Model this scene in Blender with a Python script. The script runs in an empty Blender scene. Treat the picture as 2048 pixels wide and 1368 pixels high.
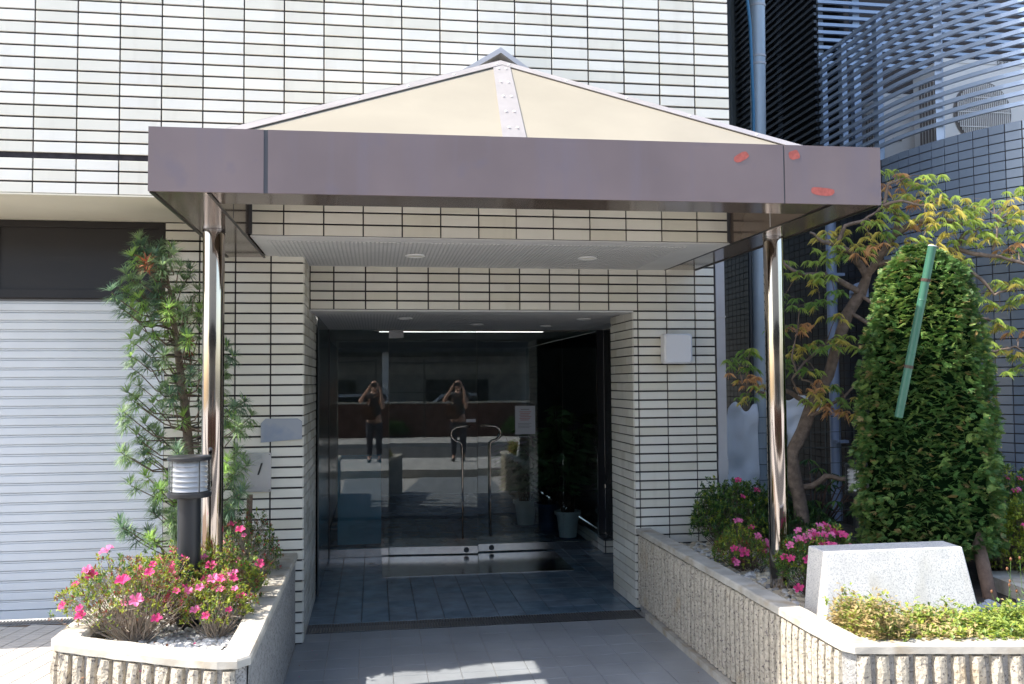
import bpy, math, random
from mathutils import Vector, Matrix, noise
random.seed(7)
S = bpy.context.scene
COL = S.collection
PI = math.pi
# ---------------------------------------------------------------- camera, world, sun, exposure
CAM = Vector((1.9438, -5.506, 1.758))
YAW, PITCH, ROLL, FPX = .1520, .0454, -.0075, 1804.67
cF = Vector((math.sin(YAW)*math.cos(PITCH), math.cos(YAW)*math.cos(PITCH), math.sin(PITCH)))
cR = Vector((math.cos(YAW), -math.sin(YAW), 0)); cU = cR.cross(cF)
r2 = cR*math.cos(ROLL)+cU*math.sin(ROLL); u2 = -cR*math.sin(ROLL)+cU*math.cos(ROLL)
cam = bpy.data.cameras.new('camera'); cam.sensor_width = 36; cam.lens = FPX/2048*36
cam.clip_start = .01; cam.clip_end = 600
co = bpy.data.objects.new('camera', cam); COL.objects.link(co); S.camera = co
M = Matrix((r2, u2, -cF)).transposed().to_4x4(); M.translation = CAM; co.matrix_world = M
SUN = Vector((.76, .07, -1)).normalized()
el = math.asin(-SUN.z); az = math.atan2(-SUN.x, -SUN.y) % (2*PI)
w = bpy.data.worlds.new('World'); S.world = w; w.use_nodes = True
nt = w.node_tree; sk = nt.nodes.new('ShaderNodeTexSky'); sk.sky_type = 'NISHITA'; sk.sun_disc = False
sk.sun_elevation = el; sk.sun_rotation = az; sk.air_density = 1.0; sk.dust_density = 2.2; sk.ozone_density = 1.0
nt.links.new(sk.outputs[0], nt.nodes['Background'].inputs[0]); nt.nodes['Background'].inputs[1].default_value = .15
sl = bpy.data.lights.new('sun', 'SUN'); sl.energy = 3.05; sl.angle = math.radians(.53); sl.color = (1, .95, .87)
so = bpy.data.objects.new('sun', sl); COL.objects.link(so); so.rotation_euler = SUN.to_track_quat('-Z', 'Y').to_euler()
S.view_settings.view_transform = 'Standard'; S.view_settings.look = 'None'; S.view_settings.gamma = 1
S.view_settings.exposure = 1.60
S.render.engine = 'CYCLES'; S.cycles.max_bounces = 10; S.cycles.transparent_max_bounces = 16

# ---------------------------------------------------------------- materials
def mat(name, col, rough=.6, metal=0, var=0, vs=6, bump=0, bs=60, spec=.5, coat=0, aniso=None, tl=0, dark=None, wear=None):
    m = bpy.data.materials.new(name); m.use_nodes = True; t = m.node_tree; b = t.nodes['Principled BSDF']
    b.inputs['Base Color'].default_value = (*col, 1); b.inputs['Roughness'].default_value = rough
    b.inputs['Metallic'].default_value = metal; b.inputs['Specular IOR Level'].default_value = spec
    b.inputs['Coat Weight'].default_value = coat; b.inputs['Coat Roughness'].default_value = .04
    tc = t.nodes.new('ShaderNodeTexCoord'); geo = t.nodes.new('ShaderNodeNewGeometry')
    last = None
    def mixc(fac, a, c2):
        mx = t.nodes.new('ShaderNodeMix'); mx.data_type = 'RGBA'
        if isinstance(fac, float): mx.inputs['Factor'].default_value = fac
        else: t.links.new(fac, mx.inputs['Factor'])
        for k, v in (('A', a), ('B', c2)):
            s_ = [i for i in mx.inputs if i.name == k and i.type == 'RGBA'][0]
            if isinstance(v, tuple): s_.default_value = (*v, 1)
            else: t.links.new(v, s_)
        return [o for o in mx.outputs if o.type == 'RGBA'][0]
    def nz(scale, det=4, lo=.35, hi=.65, vec=None):
        n = t.nodes.new('ShaderNodeTexNoise'); n.inputs['Scale'].default_value = scale; n.inputs['Detail'].default_value = det
        t.links.new(vec or geo.outputs['Position'], n.inputs['Vector'])
        r = t.nodes.new('ShaderNodeMapRange'); r.inputs[1].default_value = lo; r.inputs[2].default_value = hi
        t.links.new(n.outputs['Fac'], r.inputs[0]); return r.outputs[0]
    if var:
        last = mixc(nz(vs), tuple(max(0, c*(1-var)) for c in col), tuple(min(1, c*(1+var)) for c in col))
    if dark:   # (colour, scale, lo, hi): speckle or blotches
        last = mixc(nz(dark[1], 3, dark[2], dark[3]), last or tuple(col), tuple(dark[0]))
    if wear:   # vertical streaks
        mp = t.nodes.new('ShaderNodeMapping'); mp.inputs['Scale'].default_value = wear[1]; t.links.new(geo.outputs['Position'], mp.inputs[0])
        last = mixc(nz(1, 4, wear[2], wear[3], mp.outputs[0]), last or tuple(col), tuple(wear[0]))
    if last: t.links.new(last, b.inputs['Base Color'])
    if bump:
        n = t.nodes.new('ShaderNodeTexNoise'); n.inputs['Scale'].default_value = bs; n.inputs['Detail'].default_value = 5
        t.links.new(geo.outputs['Position'], n.inputs['Vector'])
        bp_ = t.nodes.new('ShaderNodeBump'); bp_.inputs['Strength'].default_value = bump; bp_.inputs['Distance'].default_value = .01
        t.links.new(n.outputs['Fac'], bp_.inputs['Height']); t.links.new(bp_.outputs[0], b.inputs['Normal'])
    if tl:
        o = t.nodes['Material Output']; tr = t.nodes.new('ShaderNodeBsdfTranslucent'); mx = t.nodes.new('ShaderNodeMixShader')
        mx.inputs[0].default_value = tl
        if last: t.links.new(last, tr.inputs[0])
        else: tr.inputs[0].default_value = (*col, 1)
        t.links.new(b.outputs[0], mx.inputs[1]); t.links.new(tr.outputs[0], mx.inputs[2]); t.links.new(mx.outputs[0], o.inputs[0])
    return m

def glass_mat(name, tint, base=.0, gain=1.0):
    m = bpy.data.materials.new(name); m.use_nodes = True; t = m.node_tree; t.nodes.clear()
    o = t.nodes.new('ShaderNodeOutputMaterial'); tr = t.nodes.new('ShaderNodeBsdfTransparent'); gl = t.nodes.new('ShaderNodeBsdfGlossy')
    gl.inputs['Roughness'].default_value = .0; tr.inputs[0].default_value = (*tint, 1); gl.inputs[0].default_value = (.93, .96, .97, 1)
    fr = t.nodes.new('ShaderNodeFresnel'); fr.inputs[0].default_value = 1.52
    ma = t.nodes.new('ShaderNodeMath'); ma.operation = 'MULTIPLY_ADD'; ma.inputs[1].default_value = gain; ma.inputs[2].default_value = base; ma.use_clamp = True
    mx = t.nodes.new('ShaderNodeMixShader'); t.links.new(fr.outputs[0], ma.inputs[0]); t.links.new(ma.outputs[0], mx.inputs[0])
    t.links.new(tr.outputs[0], mx.inputs[1]); t.links.new(gl.outputs[0], mx.inputs[2]); t.links.new(mx.outputs[0], o.inputs[0])
    return m

K = dict(
 tile=mat('glazed cream tile', (.745, .715, .63), .24, var=.05, vs=1.3, bump=.05, bs=40, wear=((.60, .56, .47), (5, 5, .5), .56, .85)),
 tile_b=mat('glazed cream tile pale', (.77, .74, .65), .27, var=.04, vs=2, bump=.05, bs=50, wear=((.62, .58, .49), (6, 6, .4), .58, .88)),
 tile_c=mat('glazed cream tile warm', (.70, .665, .56), .22, var=.04, vs=2, bump=.05, bs=50, wear=((.58, .54, .45), (6, 6, .4), .56, .85)),
 grout=mat('dark grout', (.026, .022, .026), .9, var=.3, vs=30),
 cream=mat('cream painted soffit', (.62, .58, .46), .8, var=.04, vs=2),
 white=mat('white painted panel', (.62, .61, .60), .6, var=.03),
 white2=mat('white enamel', (.8, .8, .79), .35),
 fascia=mat('brown grey painted steel', (.162, .124, .124), .55, var=.10, vs=1.7, bump=.05, bs=14, dark=((.13, .11, .135), 6, .60, .82), wear=((.155, .125, .14), (9, 9, .9), .52, .78)),
 fascia_in=mat('polished brown steel', (.20, .155, .13), .13, metal=.55, var=.1, vs=3),
 seal=mat('dark seam sealant', (.06, .06, .065), .5),
 paint_red=mat('orange red primer', (.36, .085, .065), .6, var=.15, vs=60),
 roofsheet=mat('cream roof sheet', (.335, .30, .235), .5, var=.05, vs=2.5, tl=.12),
 roofstrip=mat('pale grey capping', (.36, .335, .33), .38, metal=.25, var=.06, vs=8),
 rivet=mat('white rivet', (.85, .84, .82), .4),
 alu=mat('aluminium flashing', (.42, .42, .44), .55, metal=.2),
 chrome=mat('polished stainless', (.55, .49, .44), .06, metal=1, bump=.02, bs=2.2),
 steel=mat('brushed stainless', (.62, .61, .60), .16, metal=1, var=.08, vs=12, bump=.02, bs=5),
 browndark=mat('dark brown enamel', (.014, .011, .010), .38, var=.15, vs=3),
 shutter=mat('grey white steel slat', (.68, .71, .73), .38, metal=.0, var=.03, vs=3),
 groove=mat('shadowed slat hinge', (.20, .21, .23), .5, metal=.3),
 grate=mat('galvanised grating', (.30, .30, .31), .45, metal=.8),
 black=mat('black void', (.006, .006, .007), .9),
 blackm=mat('black painted metal', (.022, .024, .028), .35),
 concrete=mat('worn concrete coping', (.46, .43, .37), .88, var=.16, vs=7, bump=.14, bs=150, dark=((.33, .26, .17), 8, .50, .78)),
 aggregate=mat('exposed aggregate', (.47, .415, .325), .92, var=.16, vs=45, bump=.9, bs=70, dark=((.15, .13, .12), 75, .56, .66), wear=((.38, .27, .14), (4, 4, 3), .60, .85)),
 aggregate2=mat('rough grey aggregate', (.34, .33, .31), .92, var=.15, vs=40, bump=.9, bs=90, dark=((.13, .125, .12), 85, .56, .66)),
 granite=mat('pale granite', (.66, .64, .60), .5, var=.08, vs=9, bump=.1, bs=120, dark=((.42, .41, .40), 150, .50, .64), wear=((.50, .46, .38), (6, 6, 1.2), .58, .85)),
 soil=mat('dark soil', (.045, .034, .026), .95, var=.3, vs=20, bump=.6, bs=60),
 stone_w=mat('white pebble', (.76, .74, .70), .55, var=.06, vs=15, bump=.1),
 stone_g=mat('grey pebble', (.36, .35, .33), .6, var=.2, vs=15, bump=.1),
 stone_y=mat('cream pebble', (.66, .57, .42), .6, var=.12, vs=15, bump=.1),
 stone_b=mat('blue grey chip', (.33, .36, .40), .7, var=.15, vs=15),
 slate=mat('dark stepping stone', (.12, .115, .11), .7, var=.2, vs=10, bump=.4),
 ftile=mat('grey blue floor tile', (.27, .285, .30), .36, var=.10, vs=3, bump=.06, bs=30),
 ftile_b=mat('mid blue floor tile', (.12, .18, .235), .22, var=.22, vs=6, bump=.05, bs=25),
 ftile_c=mat('slate blue floor tile', (.15, .20, .25), .24, var=.2, vs=6, bump=.05, bs=25),
 fgrout=mat('pale floor grout', (.40, .38, .35), .8, var=.15, vs=9),
 dgrout=mat('dark floor grout', (.06, .062, .065), .8),
 paver=mat('sand paver', (.47, .44, .40), .8, var=.07, vs=8, bump=.15),
 pgrout=mat('brown paver joint', (.20, .135, .09), .9),
 asphalt=mat('asphalt', (.06, .06, .062), .9, var=.2, vs=30, bump=.3),
 pavement=mat('pavement slab', (.44, .42, .39), .85, var=.1, vs=5),
 wallback=mat('plain cream wall', (.55, .53, .46), .7, var=.05, vs=2),
 darkint=mat('dim interior wall', (.40, .40, .37), .6, var=.1),
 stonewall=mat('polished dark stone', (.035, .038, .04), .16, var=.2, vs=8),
 blue_t=mat('slate blue wall tile', (.15, .19, .25), .22, var=.05, vs=3, bump=.04, bs=40),
 shade_t=mat('shaded wall tile', (.012, .014, .018), .45, var=.15, vs=6),  # slate blue tile with the alley shade put into its colour
 bgrout=mat('brown black grout', (.05, .042, .04), .9),
 greytile=mat('grey green tile', (.07, .08, .08), .5, var=.1, vs=6),
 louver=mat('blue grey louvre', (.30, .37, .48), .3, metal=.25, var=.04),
 louver_shade=mat('shaded louvre', (.045, .052, .062), .35, metal=.2),  # same louvre, its colour darkened for the shade on the receding side
 pipe=mat('pale grey pipe', (.36, .42, .47), .45, metal=.2, var=.07, vs=4, wear=((.26, .31, .36), (9, 9, .6), .5, .8)),
 pipe_b=mat('pale blue pipe', (.22, .28, .40), .4),
 gutter=mat('light grey downpipe', (.46, .455, .47), .55, var=.06, vs=5),
 cable=mat('blue cable sheath', (.03, .16, .30), .45),
 acw=mat('ivory air conditioner case', (.62, .60, .56), .45),
 acd=mat('brown grey grille', (.16, .14, .12), .5),
 sheet=mat('white plastic sheet', (.80, .83, .87), .45, tl=.3, bump=.8, bs=9),
 wire=mat('green grey wire', (.10, .12, .12), .5, metal=.5),
 bark=mat('grey brown bark', (.17, .125, .095), .9, var=.3, vs=22, bump=.8, bs=70),
 bark_d=mat('dark bark', (.085, .055, .042), .9, var=.3, vs=25, bump=.8, bs=80),
 twig=mat('pale twig', (.33, .27, .21), .85, var=.2, vs=30),
 stake=mat('weathered stake', (.16, .105, .075), .9, var=.2, vs=20, bump=.5),
 green_pole=mat('green plastic bamboo', (.045, .145, .095), .38, var=.08, vs=9),
 needle=mat('mid green needle', (.30, .42, .21), .5, tl=.45, var=.2, vs=6),
 needle_y=mat('bright green needle', (.40, .60, .16), .5, tl=.45),
 needle_d=mat('dark green needle', (.16, .26, .16), .5, tl=.45),
 needle_r=mat('rust needle', (.36, .10, .04), .6, tl=.2),
 leaf=mat('azalea leaf', (.12, .22, .045), .45, tl=.25, var=.2, vs=12),
 leaf_y=mat('young azalea leaf', (.36, .42, .05), .5, tl=.35),
 leaf_d=mat('deep green leaf', (.03, .085, .025), .4, tl=.2, var=.2, vs=12),
 leaf_r=mat('bronze leaf', (.25, .11, .05), .5, tl=.25),
 straw=mat('straw leaf', (.48, .37, .17), .7, tl=.3, var=.15, vs=20),
 lime=mat('lime ground leaf', (.30, .38, .08), .6, tl=.35, var=.2, vs=20),
 maple=mat('lime maple leaf', (.46, .58, .14), .5, tl=.55),
 maple_y=mat('yellow maple leaf', (.70, .62, .17), .5, tl=.55),
 maple_o=mat('orange maple leaf', (.74, .46, .22), .5, tl=.55),
 maple_g=mat('green maple leaf', (.26, .42, .11), .5, tl=.55),
 con=mat('conifer green', (.085, .185, .045), .55, tl=.15, var=.25, vs=9),
 con_l=mat('conifer light', (.23, .34, .085), .55, tl=.2, var=.2, vs=9),
 con_t=mat('conifer tan tip', (.38, .28, .11), .7, tl=.2),
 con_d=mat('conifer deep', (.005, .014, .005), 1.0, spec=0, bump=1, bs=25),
 petal=mat('pink petal', (.80, .075, .26), .55, tl=.35, var=.1, vs=40),
 petal2=mat('light pink petal', (.88, .20, .42), .55, tl=.35, var=.1, vs=40),
 bud=mat('pink bud', (.62, .04, .09), .5, tl=.2),
 clear=glass_mat('clear lamp glass', (.985, .99, .985), .0, .7),
 door=glass_mat('door glass', (.80, .86, .87), .015, 1.05),
 paper=mat('white notice paper', (.68, .70, .74), .7),
 ink=mat('grey print', (.30, .30, .32), .7), inkr=mat('red print', (.62, .28, .30), .7),
 inkb=mat('black print', (.02, .02, .022), .5),
 plate=mat('brushed address plate', (.58, .58, .60), .25, metal=.5, bump=.03),
 nameplate=mat('blue grey name plate', (.34, .36, .40), .5, dark=((.24, .29, .38), 5, .45, .6)),
 pot_w=mat('white plastic pot', (.62, .66, .64), .4), pot_b=mat('dark blue pot', (.02, .04, .09), .35),
 palmleaf=mat('dark palm leaf', (.13, .24, .10), .4, tl=.2),
 teal=mat('teal board', (.02, .22, .32), .5),
 carw=mat('white car paint', (.75, .76, .78), .25, coat=.6), tyre=mat('tyre rubber', (.02, .02, .02), .8),
 carglass=mat('dark car glass', (.02, .025, .03), .05),
 brownwall=mat('brown brick wall', (.085, .036, .024), .85, var=.25, vs=9, bump=.3),
 lightwall=mat('pale grey wall', (.55, .56, .57), .8, var=.05),
 tarp=mat('blue tarp', (.03, .10, .30), .5),
 skin=mat('skin', (.55, .33, .24), .5), hair=mat('black hair', (.02, .015, .013), .5),
 shirt=mat('dark shirt', (.05, .045, .05), .8), trouser=mat('dark trousers', (.03, .03, .045), .8), bagm=mat('brown shoulder bag', (.16, .07, .035), .6),
 slot=mat('grey ceiling slot', (.52, .52, .51), .8),
 sidep=mat('smoked side panel', (.05, .06, .065), .16),
 lampw=mat('white lamp diffuser', (.78, .78, .80), .35), lens=mat('frosted lens', (.75, .72, .62), .3),
)
_m = bpy.data.materials.new('lit tube'); _m.use_nodes = True; _b = _m.node_tree.nodes['Principled BSDF']; _b.inputs['Emission Color'].default_value = (1, .95, .88, 1); _b.inputs['Emission Strength'].default_value = .9; K['lamp_on'] = _m
# ---------------------------------------------------------------- helpers
def wl(o):
    v = Vector((0, 0, 0))
    while o: v += o.location; o = o.parent
    return v
def tag(o, label=None, cat=None, group=None, kind=None):
    if label: o['label'] = label
    if cat: o['category'] = cat
    if group: o['group'] = group
    if kind: o['kind'] = kind
    return o
def thing(name, label, cat, loc=(0, 0, 0), group=None):
    o = bpy.data.objects.new(name, None); COL.objects.link(o); o.location = loc; o.empty_display_size = .1
    return tag(o, label, cat, group)
def piece(name, me, parent, loc, rz=0, rx=0, ry=0):
    o = bpy.data.objects.new(name, me); COL.objects.link(o)
    o.parent = parent; o.location = Vector(loc)-(wl(parent) if parent else Vector()); o.rotation_euler = (rx, ry, rz); return o
class MB:
    def __init__(s): s.v = []; s.f = []; s.mi = []
    def add(s, vs, fs, mi=0):
        n = len(s.v); s.v.extend([tuple(p) for p in vs]); s.f.extend([tuple(i+n for i in f) for f in fs]); s.mi.extend([mi]*len(fs))
    def box(s, x0, x1, y0, y1, z0, z1, mi=0):
        s.add([(x0,y0,z0),(x1,y0,z0),(x1,y1,z0),(x0,y1,z0),(x0,y0,z1),(x1,y0,z1),(x1,y1,z1),(x0,y1,z1)],
              [(0,3,2,1),(4,5,6,7),(0,1,5,4),(1,2,6,5),(2,3,7,6),(3,0,4,7)], mi)
    def hexa(s, p, mi=0): s.add(p, [(0,3,2,1),(4,5,6,7),(0,1,5,4),(1,2,6,5),(2,3,7,6),(3,0,4,7)], mi)
    def tube(s, path, rad, n=8, mi=0, cap=True):
        path = [Vector(p) for p in path]
        if isinstance(rad, (int, float)): rad = [rad]*len(path)
        up = None; rings = []
        for i, p in enumerate(path):
            d = (path[min(i+1, len(path)-1)]-path[max(i-1, 0)])
            if d.length < 1e-9: d = Vector((0, 0, 1))
            d.normalize()
            if up is None: up = Vector((0, 0, 1)) if abs(d.z) < .9 else Vector((1, 0, 0))
            a = up - d*up.dot(d)
            if a.length < 1e-4: a = d.orthogonal()
            a.normalize(); b = d.cross(a); up = a
            rings.append([p+(a*math.cos(2*PI*k/n)+b*math.sin(2*PI*k/n))*rad[i] for k in range(n)])
        vs = [q for r in rings for q in r]; fs = []
        for i in range(len(path)-1):
            for k in range(n):
                fs.append((i*n+k, i*n+(k+1) % n, (i+1)*n+(k+1) % n, (i+1)*n+k))
        if cap: fs.append(tuple(range(n-1, -1, -1))); fs.append(tuple((len(path)-1)*n+k for k in range(n)))
        s.add(vs, fs, mi)
    def lathe(s, c, prof, n=24, mi=0):
        vs = []; fs = []
        for r, z in prof:
            vs += [(c[0]+r*math.cos(2*PI*k/n), c[1]+r*math.sin(2*PI*k/n), c[2]+z) for k in range(n)]
        for i in range(len(prof)-1):
            for k in range(n): fs.append((i*n+k, i*n+(k+1) % n, (i+1)*n+(k+1) % n, (i+1)*n+k))
        s.add(vs, fs, mi)
    def prism(s, poly, z0, z1, mi=0):
        n = len(poly)
        z0f = z0 if callable(z0) else (lambda x, y: z0); z1f = z1 if callable(z1) else (lambda x, y: z1)
        s.add([(x, y, z0f(x, y)) for x, y in poly]+[(x, y, z1f(x, y)) for x, y in poly],
              [tuple(range(n-1, -1, -1)), tuple(range(n, 2*n))]+[(i, (i+1) % n, n+(i+1) % n, n+i) for i in range(n)], mi)
    def mesh(s, name, mats, off=Vector((0, 0, 0)), smooth=False):
        me = bpy.data.meshes.new(name)
        me.from_pydata([(a-off.x, b-off.y, c-off.z) for a, b, c in s.v], [], s.f)
        for m in (mats if isinstance(mats, (list, tuple)) else [mats]): me.materials.append(m)
        if isinstance(mats, (list, tuple)): me.polygons.foreach_set('material_index', s.mi)
        if smooth: me.polygons.foreach_set('use_smooth', [True]*len(s.f))
        me.update(); return me
    def build(s, name, mats, parent=None, smooth=False, kind=None, label=None, cat=None, loc=None):
        off = wl(parent) if parent else Vector(loc or (0, 0, 0))
        me = s.mesh(name, mats, off, smooth); o = bpy.data.objects.new(name, me); COL.objects.link(o)
        if parent: o.parent = parent
        elif loc: o.location = loc
        if smooth:
            try: me.set_sharp_from_angle(angle=math.radians(40))
            except Exception: pass
        return tag(o, label, cat, None, kind)
def bx(name, m, parent, *a, **k):
    b = MB(); b.box(*a); return b.build(name, m, parent, **k)
def proj(p):
    v = Vector(p)-CAM; d = v.dot(cF)
    return (1024+FPX*v.dot(r2)/d, 684-FPX*v.dot(u2)/d, d) if d > .05 else (-9999, -9999, d)
def inframe(p, m=60):
    x, y, d = proj(p); return -m < x < 2048+m and -m < y < 1368+m
def bevel_box_mesh(name, w_, h, t, m, c=.0018):
    b = MB(); W, H = w_/2, h/2
    vs = [(-W,0,-H),(W,0,-H),(W,0,H),(-W,0,H), (-W,-t+c,-H),(W,-t+c,-H),(W,-t+c,H),(-W,-t+c,H), (-W+c,-t,-H+c),(W-c,-t,-H+c),(W-c,-t,H-c),(-W+c,-t,H-c)]
    fs = [(8,9,10,11)]
    for i in range(4):
        j = (i+1) % 4; fs += [(4+i,4+j,8+j,8+i),(i,j,4+j,4+i)]
    b.add(vs, fs); return b.mesh(name, m)
_tm = {}
class TileField:
    """tiles of one thing; those that show largest become parts, the rest one joined part"""
    def __init__(s, parent, mats, t=.012): s.p = parent; s.mats = mats; s.t = t; s.L = []
    def put(s, c, w_, h, rz=0, mi=None):
        if w_ < .02 or h < .015: return
        s.L.append((Vector(c), w_, h, rz, random.choice(range(len(s.mats))) if mi is None else mi))
    def grid(s, fn, us, zs, g=.0084, rz=0, mi=None):
        for i in range(len(us)-1):
            for j in range(len(zs)-1):
                s.put(fn((us[i]+us[i+1])/2, (zs[j]+zs[j+1])/2), us[i+1]-us[i]-g, zs[j+1]-zs[j]-max(g, .004)-.0026, rz, mi)
    def finish(s, n=300, name='tile', rest='tile_field'):
        def score(q):
            c, w_, h, rz, mi = q
            if not inframe(c, -4): return 0
            d = proj(c)[2]; nrm = Vector((math.sin(rz), -math.cos(rz), 0)); vd = (CAM-c).normalized()
            return max(0, nrm.dot(vd))*w_*h/d/d+1e-9
        L = sorted(s.L, key=score, reverse=True)
        rr = MB()
        for i, q in enumerate(L):
            c, w_, h, rz, mi = q
            if i < n and score(q) > 0:
                k = (round(w_, 3), round(h, 3), s.mats[mi].name, s.t)
                if k not in _tm: _tm[k] = bevel_box_mesh('tile', k[0], k[1], s.t, s.mats[mi])
                piece(name, _tm[k], s.p, c, rz+random.gauss(0, .0012), random.gauss(0, .0022))
            else:
                W, H, t = w_/2, h/2, s.t; e = .0016; ca, sa = math.cos(rz), math.sin(rz)
                vs = [(-W,0,-H),(W,0,-H),(W,0,H),(-W,0,H),(-W+e,-t,-H+e),(W-e,-t,-H+e),(W-e,-t,H-e),(-W+e,-t,H-e)]
                rr.add([(c.x+x*ca-y*sa, c.y+x*sa+y*ca, c.z+z) for x, y, z in vs], [(4,5,6,7),(0,1,5,4),(1,2,6,5),(2,3,7,6),(3,0,4,7)], mi)
        if rr.v: rr.build(rest, s.mats, s.p, kind='stuff')
def frange(a, b, st):
    out = [a]
    while out[-1]+st < b-1e-6: out.append(out[-1]+st)
    out.append(b); return out

# ---------------------------------------------------------------- ground and floor
b = MB(); b.box(-60, 60, -60, 40, -.3, -.02); b.build('ground', K['pavement'], kind='structure')
b = MB(); b.box(-60, 60, -11.5, -6.6, -.012, .03); b.build('road', K['asphalt'], kind='structure')
b = MB(); b.box(-60, 60, -6.6, -3.9, -.012, .14); b.box(-60, 60, -14.2, -11.5, -.012, .14); b.build('pavement', K['pavement'], kind='structure')
fl = MB(); fl.box(1.40, 3.99, -3.9, 1.075, -.012, -.003); fl = fl.build('walkway_floor', K['fgrout'], kind='structure')
T = TileField(fl, [K['ftile']], .006)
def fput(T, x, y, wx, wy, z, mi=0): T.L.append((Vector((x, y, z)), wx, wy, 'F', mi))
def floor_tiles(parent, xs, ys, g, mats, z, n, pick, t=.006):
    L = []
    for i in range(len(xs)-1):
        for j in range(len(ys)-1):
            c = Vector(((xs[i]+xs[i+1])/2, (ys[j]+ys[j+1])/2, z)); w_ = xs[i+1]-xs[i]-g; h = ys[j+1]-ys[j]-g
            if w_ < .02 or h < .012: continue
            L.append((c, w_, h, pick(i, j)))
    def sc(q):
        return 1/proj(q[0])[2]**3 if inframe(q[0], -2) else 0
    L.sort(key=sc, reverse=True); rr = MB()
    for i, (c, w_, h, mi) in enumerate(L):
        if i < n and sc((c,)) > 0:
            k = ('f', round(w_, 3), round(h, 3), mats[mi].name)
            if k not in _tm: _tm[k] = bevel_box_mesh('floor_tile', k[1], k[2], t, mats[mi], .001)
            o = piece('tile', _tm[k], parent, c, 0, -PI/2+random.gauss(0, .001), random.gauss(0, .001)*0)
        else:
            rr.box(c.x-w_/2, c.x+w_/2, c.y-h/2, c.y+h/2, z, z+t, mi)
    if rr.v: rr.build('tile_field', mats, parent, kind='stuff')
xs = [1.42]+[1.646+.2055*k for k in range(11)]+[3.95]
floor_tiles(fl, xs, [-3.9]+[1.075-.2055*k for k in range(24, -1, -1)], .004, [K['ftile']], -.003, 300, lambda i, j: 0)
f2 = MB(); f2.box(1.40, 4.45, 1.325, 9.0, -.012, -.003); f2 = f2.build('entrance_floor', K['dgrout'], kind='structure')
floor_tiles(f2, [1.42]+[1.646+.2055*k for k in range(14)]+[4.44], [1.33+.2055*k for k in range(38)], .0055, [K['ftile_b'], K['ftile_c']], -.003, 220, lambda i, j: int(random.random() < .55))
# drain across the walkway
g = thing('drain_grate', 'steel slotted drain running across the walkway at the entrance', 'drain', (2.7, 1.2, 0))
b = MB(); b.box(1.44, 3.97, 1.08, 1.32, -.06, -.05); b.build('channel', K['black'], g)
b = MB(); b.box(1.44, 3.97, 1.08, 1.088, -.05, .004); b.box(1.44, 3.97, 1.312, 1.32, -.05, .004); b.build('frame', K['steel'], g)
b = MB()
for i in range(int((3.96-1.45)/.0205)): x = 1.45+.0205*i; b.box(x, x+.006, 1.089, 1.311, -.03, .002)
b.build('grate_bars', K['grate'], g, kind='stuff')
# left driveway
dv = MB(); dv.box(-5, .55, -1.9, .72, -.012, .232); dv.box(-5, -.0, -3.9, -1.9, -.012, .232); dv = dv.build('driveway', K['pgrout'], kind='structure')
L = []; ang = math.radians(-12); ca, sa = math.cos(ang), math.sin(ang)
for i in range(-40, 60):
    for j in range(-60, 40):
        u, v = i*.112, j*.05
        x = .4+u*ca-v*sa; y = -.4+u*sa+v*ca
        if x < .47 and x > -2.4 and y < .71 and y > -2.6 and not (x > -.03 and y < -1.85): L.append((x, y))
L.sort(key=lambda q: -inframe((q[0], q[1], .24), 4)/((q[0]-CAM.x)**2+(q[1]-CAM.y)**2))
pm = bevel_box_mesh('paver', .106, .045, .008, K['paver'], .001); rr = MB()
for i, (x, y) in enumerate(L):
    if i < 300 and inframe((x, y, .24), 4):
        o = piece('paver', pm, dv, (x, y, .232)); o.rotation_euler = (-PI/2, 0, ang)
        o.rotation_mode = 'XYZ'; o.rotation_euler = Matrix.Rotation(ang, 3, 'Z').__matmul__(Matrix.Rotation(-PI/2, 3, 'X')).to_euler()
    else:
        vs = []
        for z in (.232, .24):
            for du, dv_ in ((-.053,-.0225),(.053,-.0225),(.053,.0225),(-.053,.0225)): vs.append((x+du*ca-dv_*sa, y+du*sa+dv_*ca, z))
        rr.add(vs, [(4,5,6,7),(0,1,5,4),(1,2,6,5),(2,3,7,6),(3,0,4,7)])
rr.build('paver_field', [K['paver']], dv, kind='stuff')
g = thing('drain_grate', 'slotted drain along the foot of the white roller shutter', 'drain', (-1, .8, .23))
bx('channel', K['black'], g, -5, .548, .72, .86, .16, .17)
b = MB(); b.box(-5, .548, .72, .727, .17, .242); b.build('frame', K['steel'], g)
b = MB()
for i in range(270): x = -5+.0205*i; b.box(x, x+.007, .728, .859, .21, .24)
b.build('grate_bars', K['grate'], g, kind='stuff')

# ---------------------------------------------------------------- the apartment building
BLD = thing('apartment_building', 'cream tiled apartment building with recessed glass entrance', 'building', (0, 0, 0))
ZK = [2.666-.07*k for k in range(39)]; ZK = sorted([z for z in ZK if z > .0])
ZA = [2.869, 2.939, 3.009, 3.079]; ZB = [3.106+.07*k for k in range(62)]
ZM = [2.648, 2.722, 2.796, 2.869]
m = MB(); m.box(-5, 4.232, .012, .30, 2.872, 13); m.box(1.215, 4.232, .0125, .30, 2.65, 2.872); m.build('upper_wall', K['grout'], BLD)
bx('bottom_edge_trim', K['cream'], BLD, -5, 1.0, .0, .3, 2.862, 2.8715)
bx('left_soffit', K['cream'], BLD, -5, 1.0, .30, 1.3, 2.863, 2.95)
bx('wall_return', K['wallback'], BLD, 4.10, 4.232, .30, 1.33, 2.67, 13)
T = TileField(BLD, [K['tile'], K['tile_b'], K['tile_c']])
XA = [-5+.06]+[.235*k for k in range(-21, 19)]+[4.235]; XA = [x for x in XA if x > -5][0:]; XA = sorted(set(round(x, 4) for x in XA))
fA = lambda u, z: (u, .012, z)
T.grid(fA, XA, ZA); T.grid(fA, XA, ZB)
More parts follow.
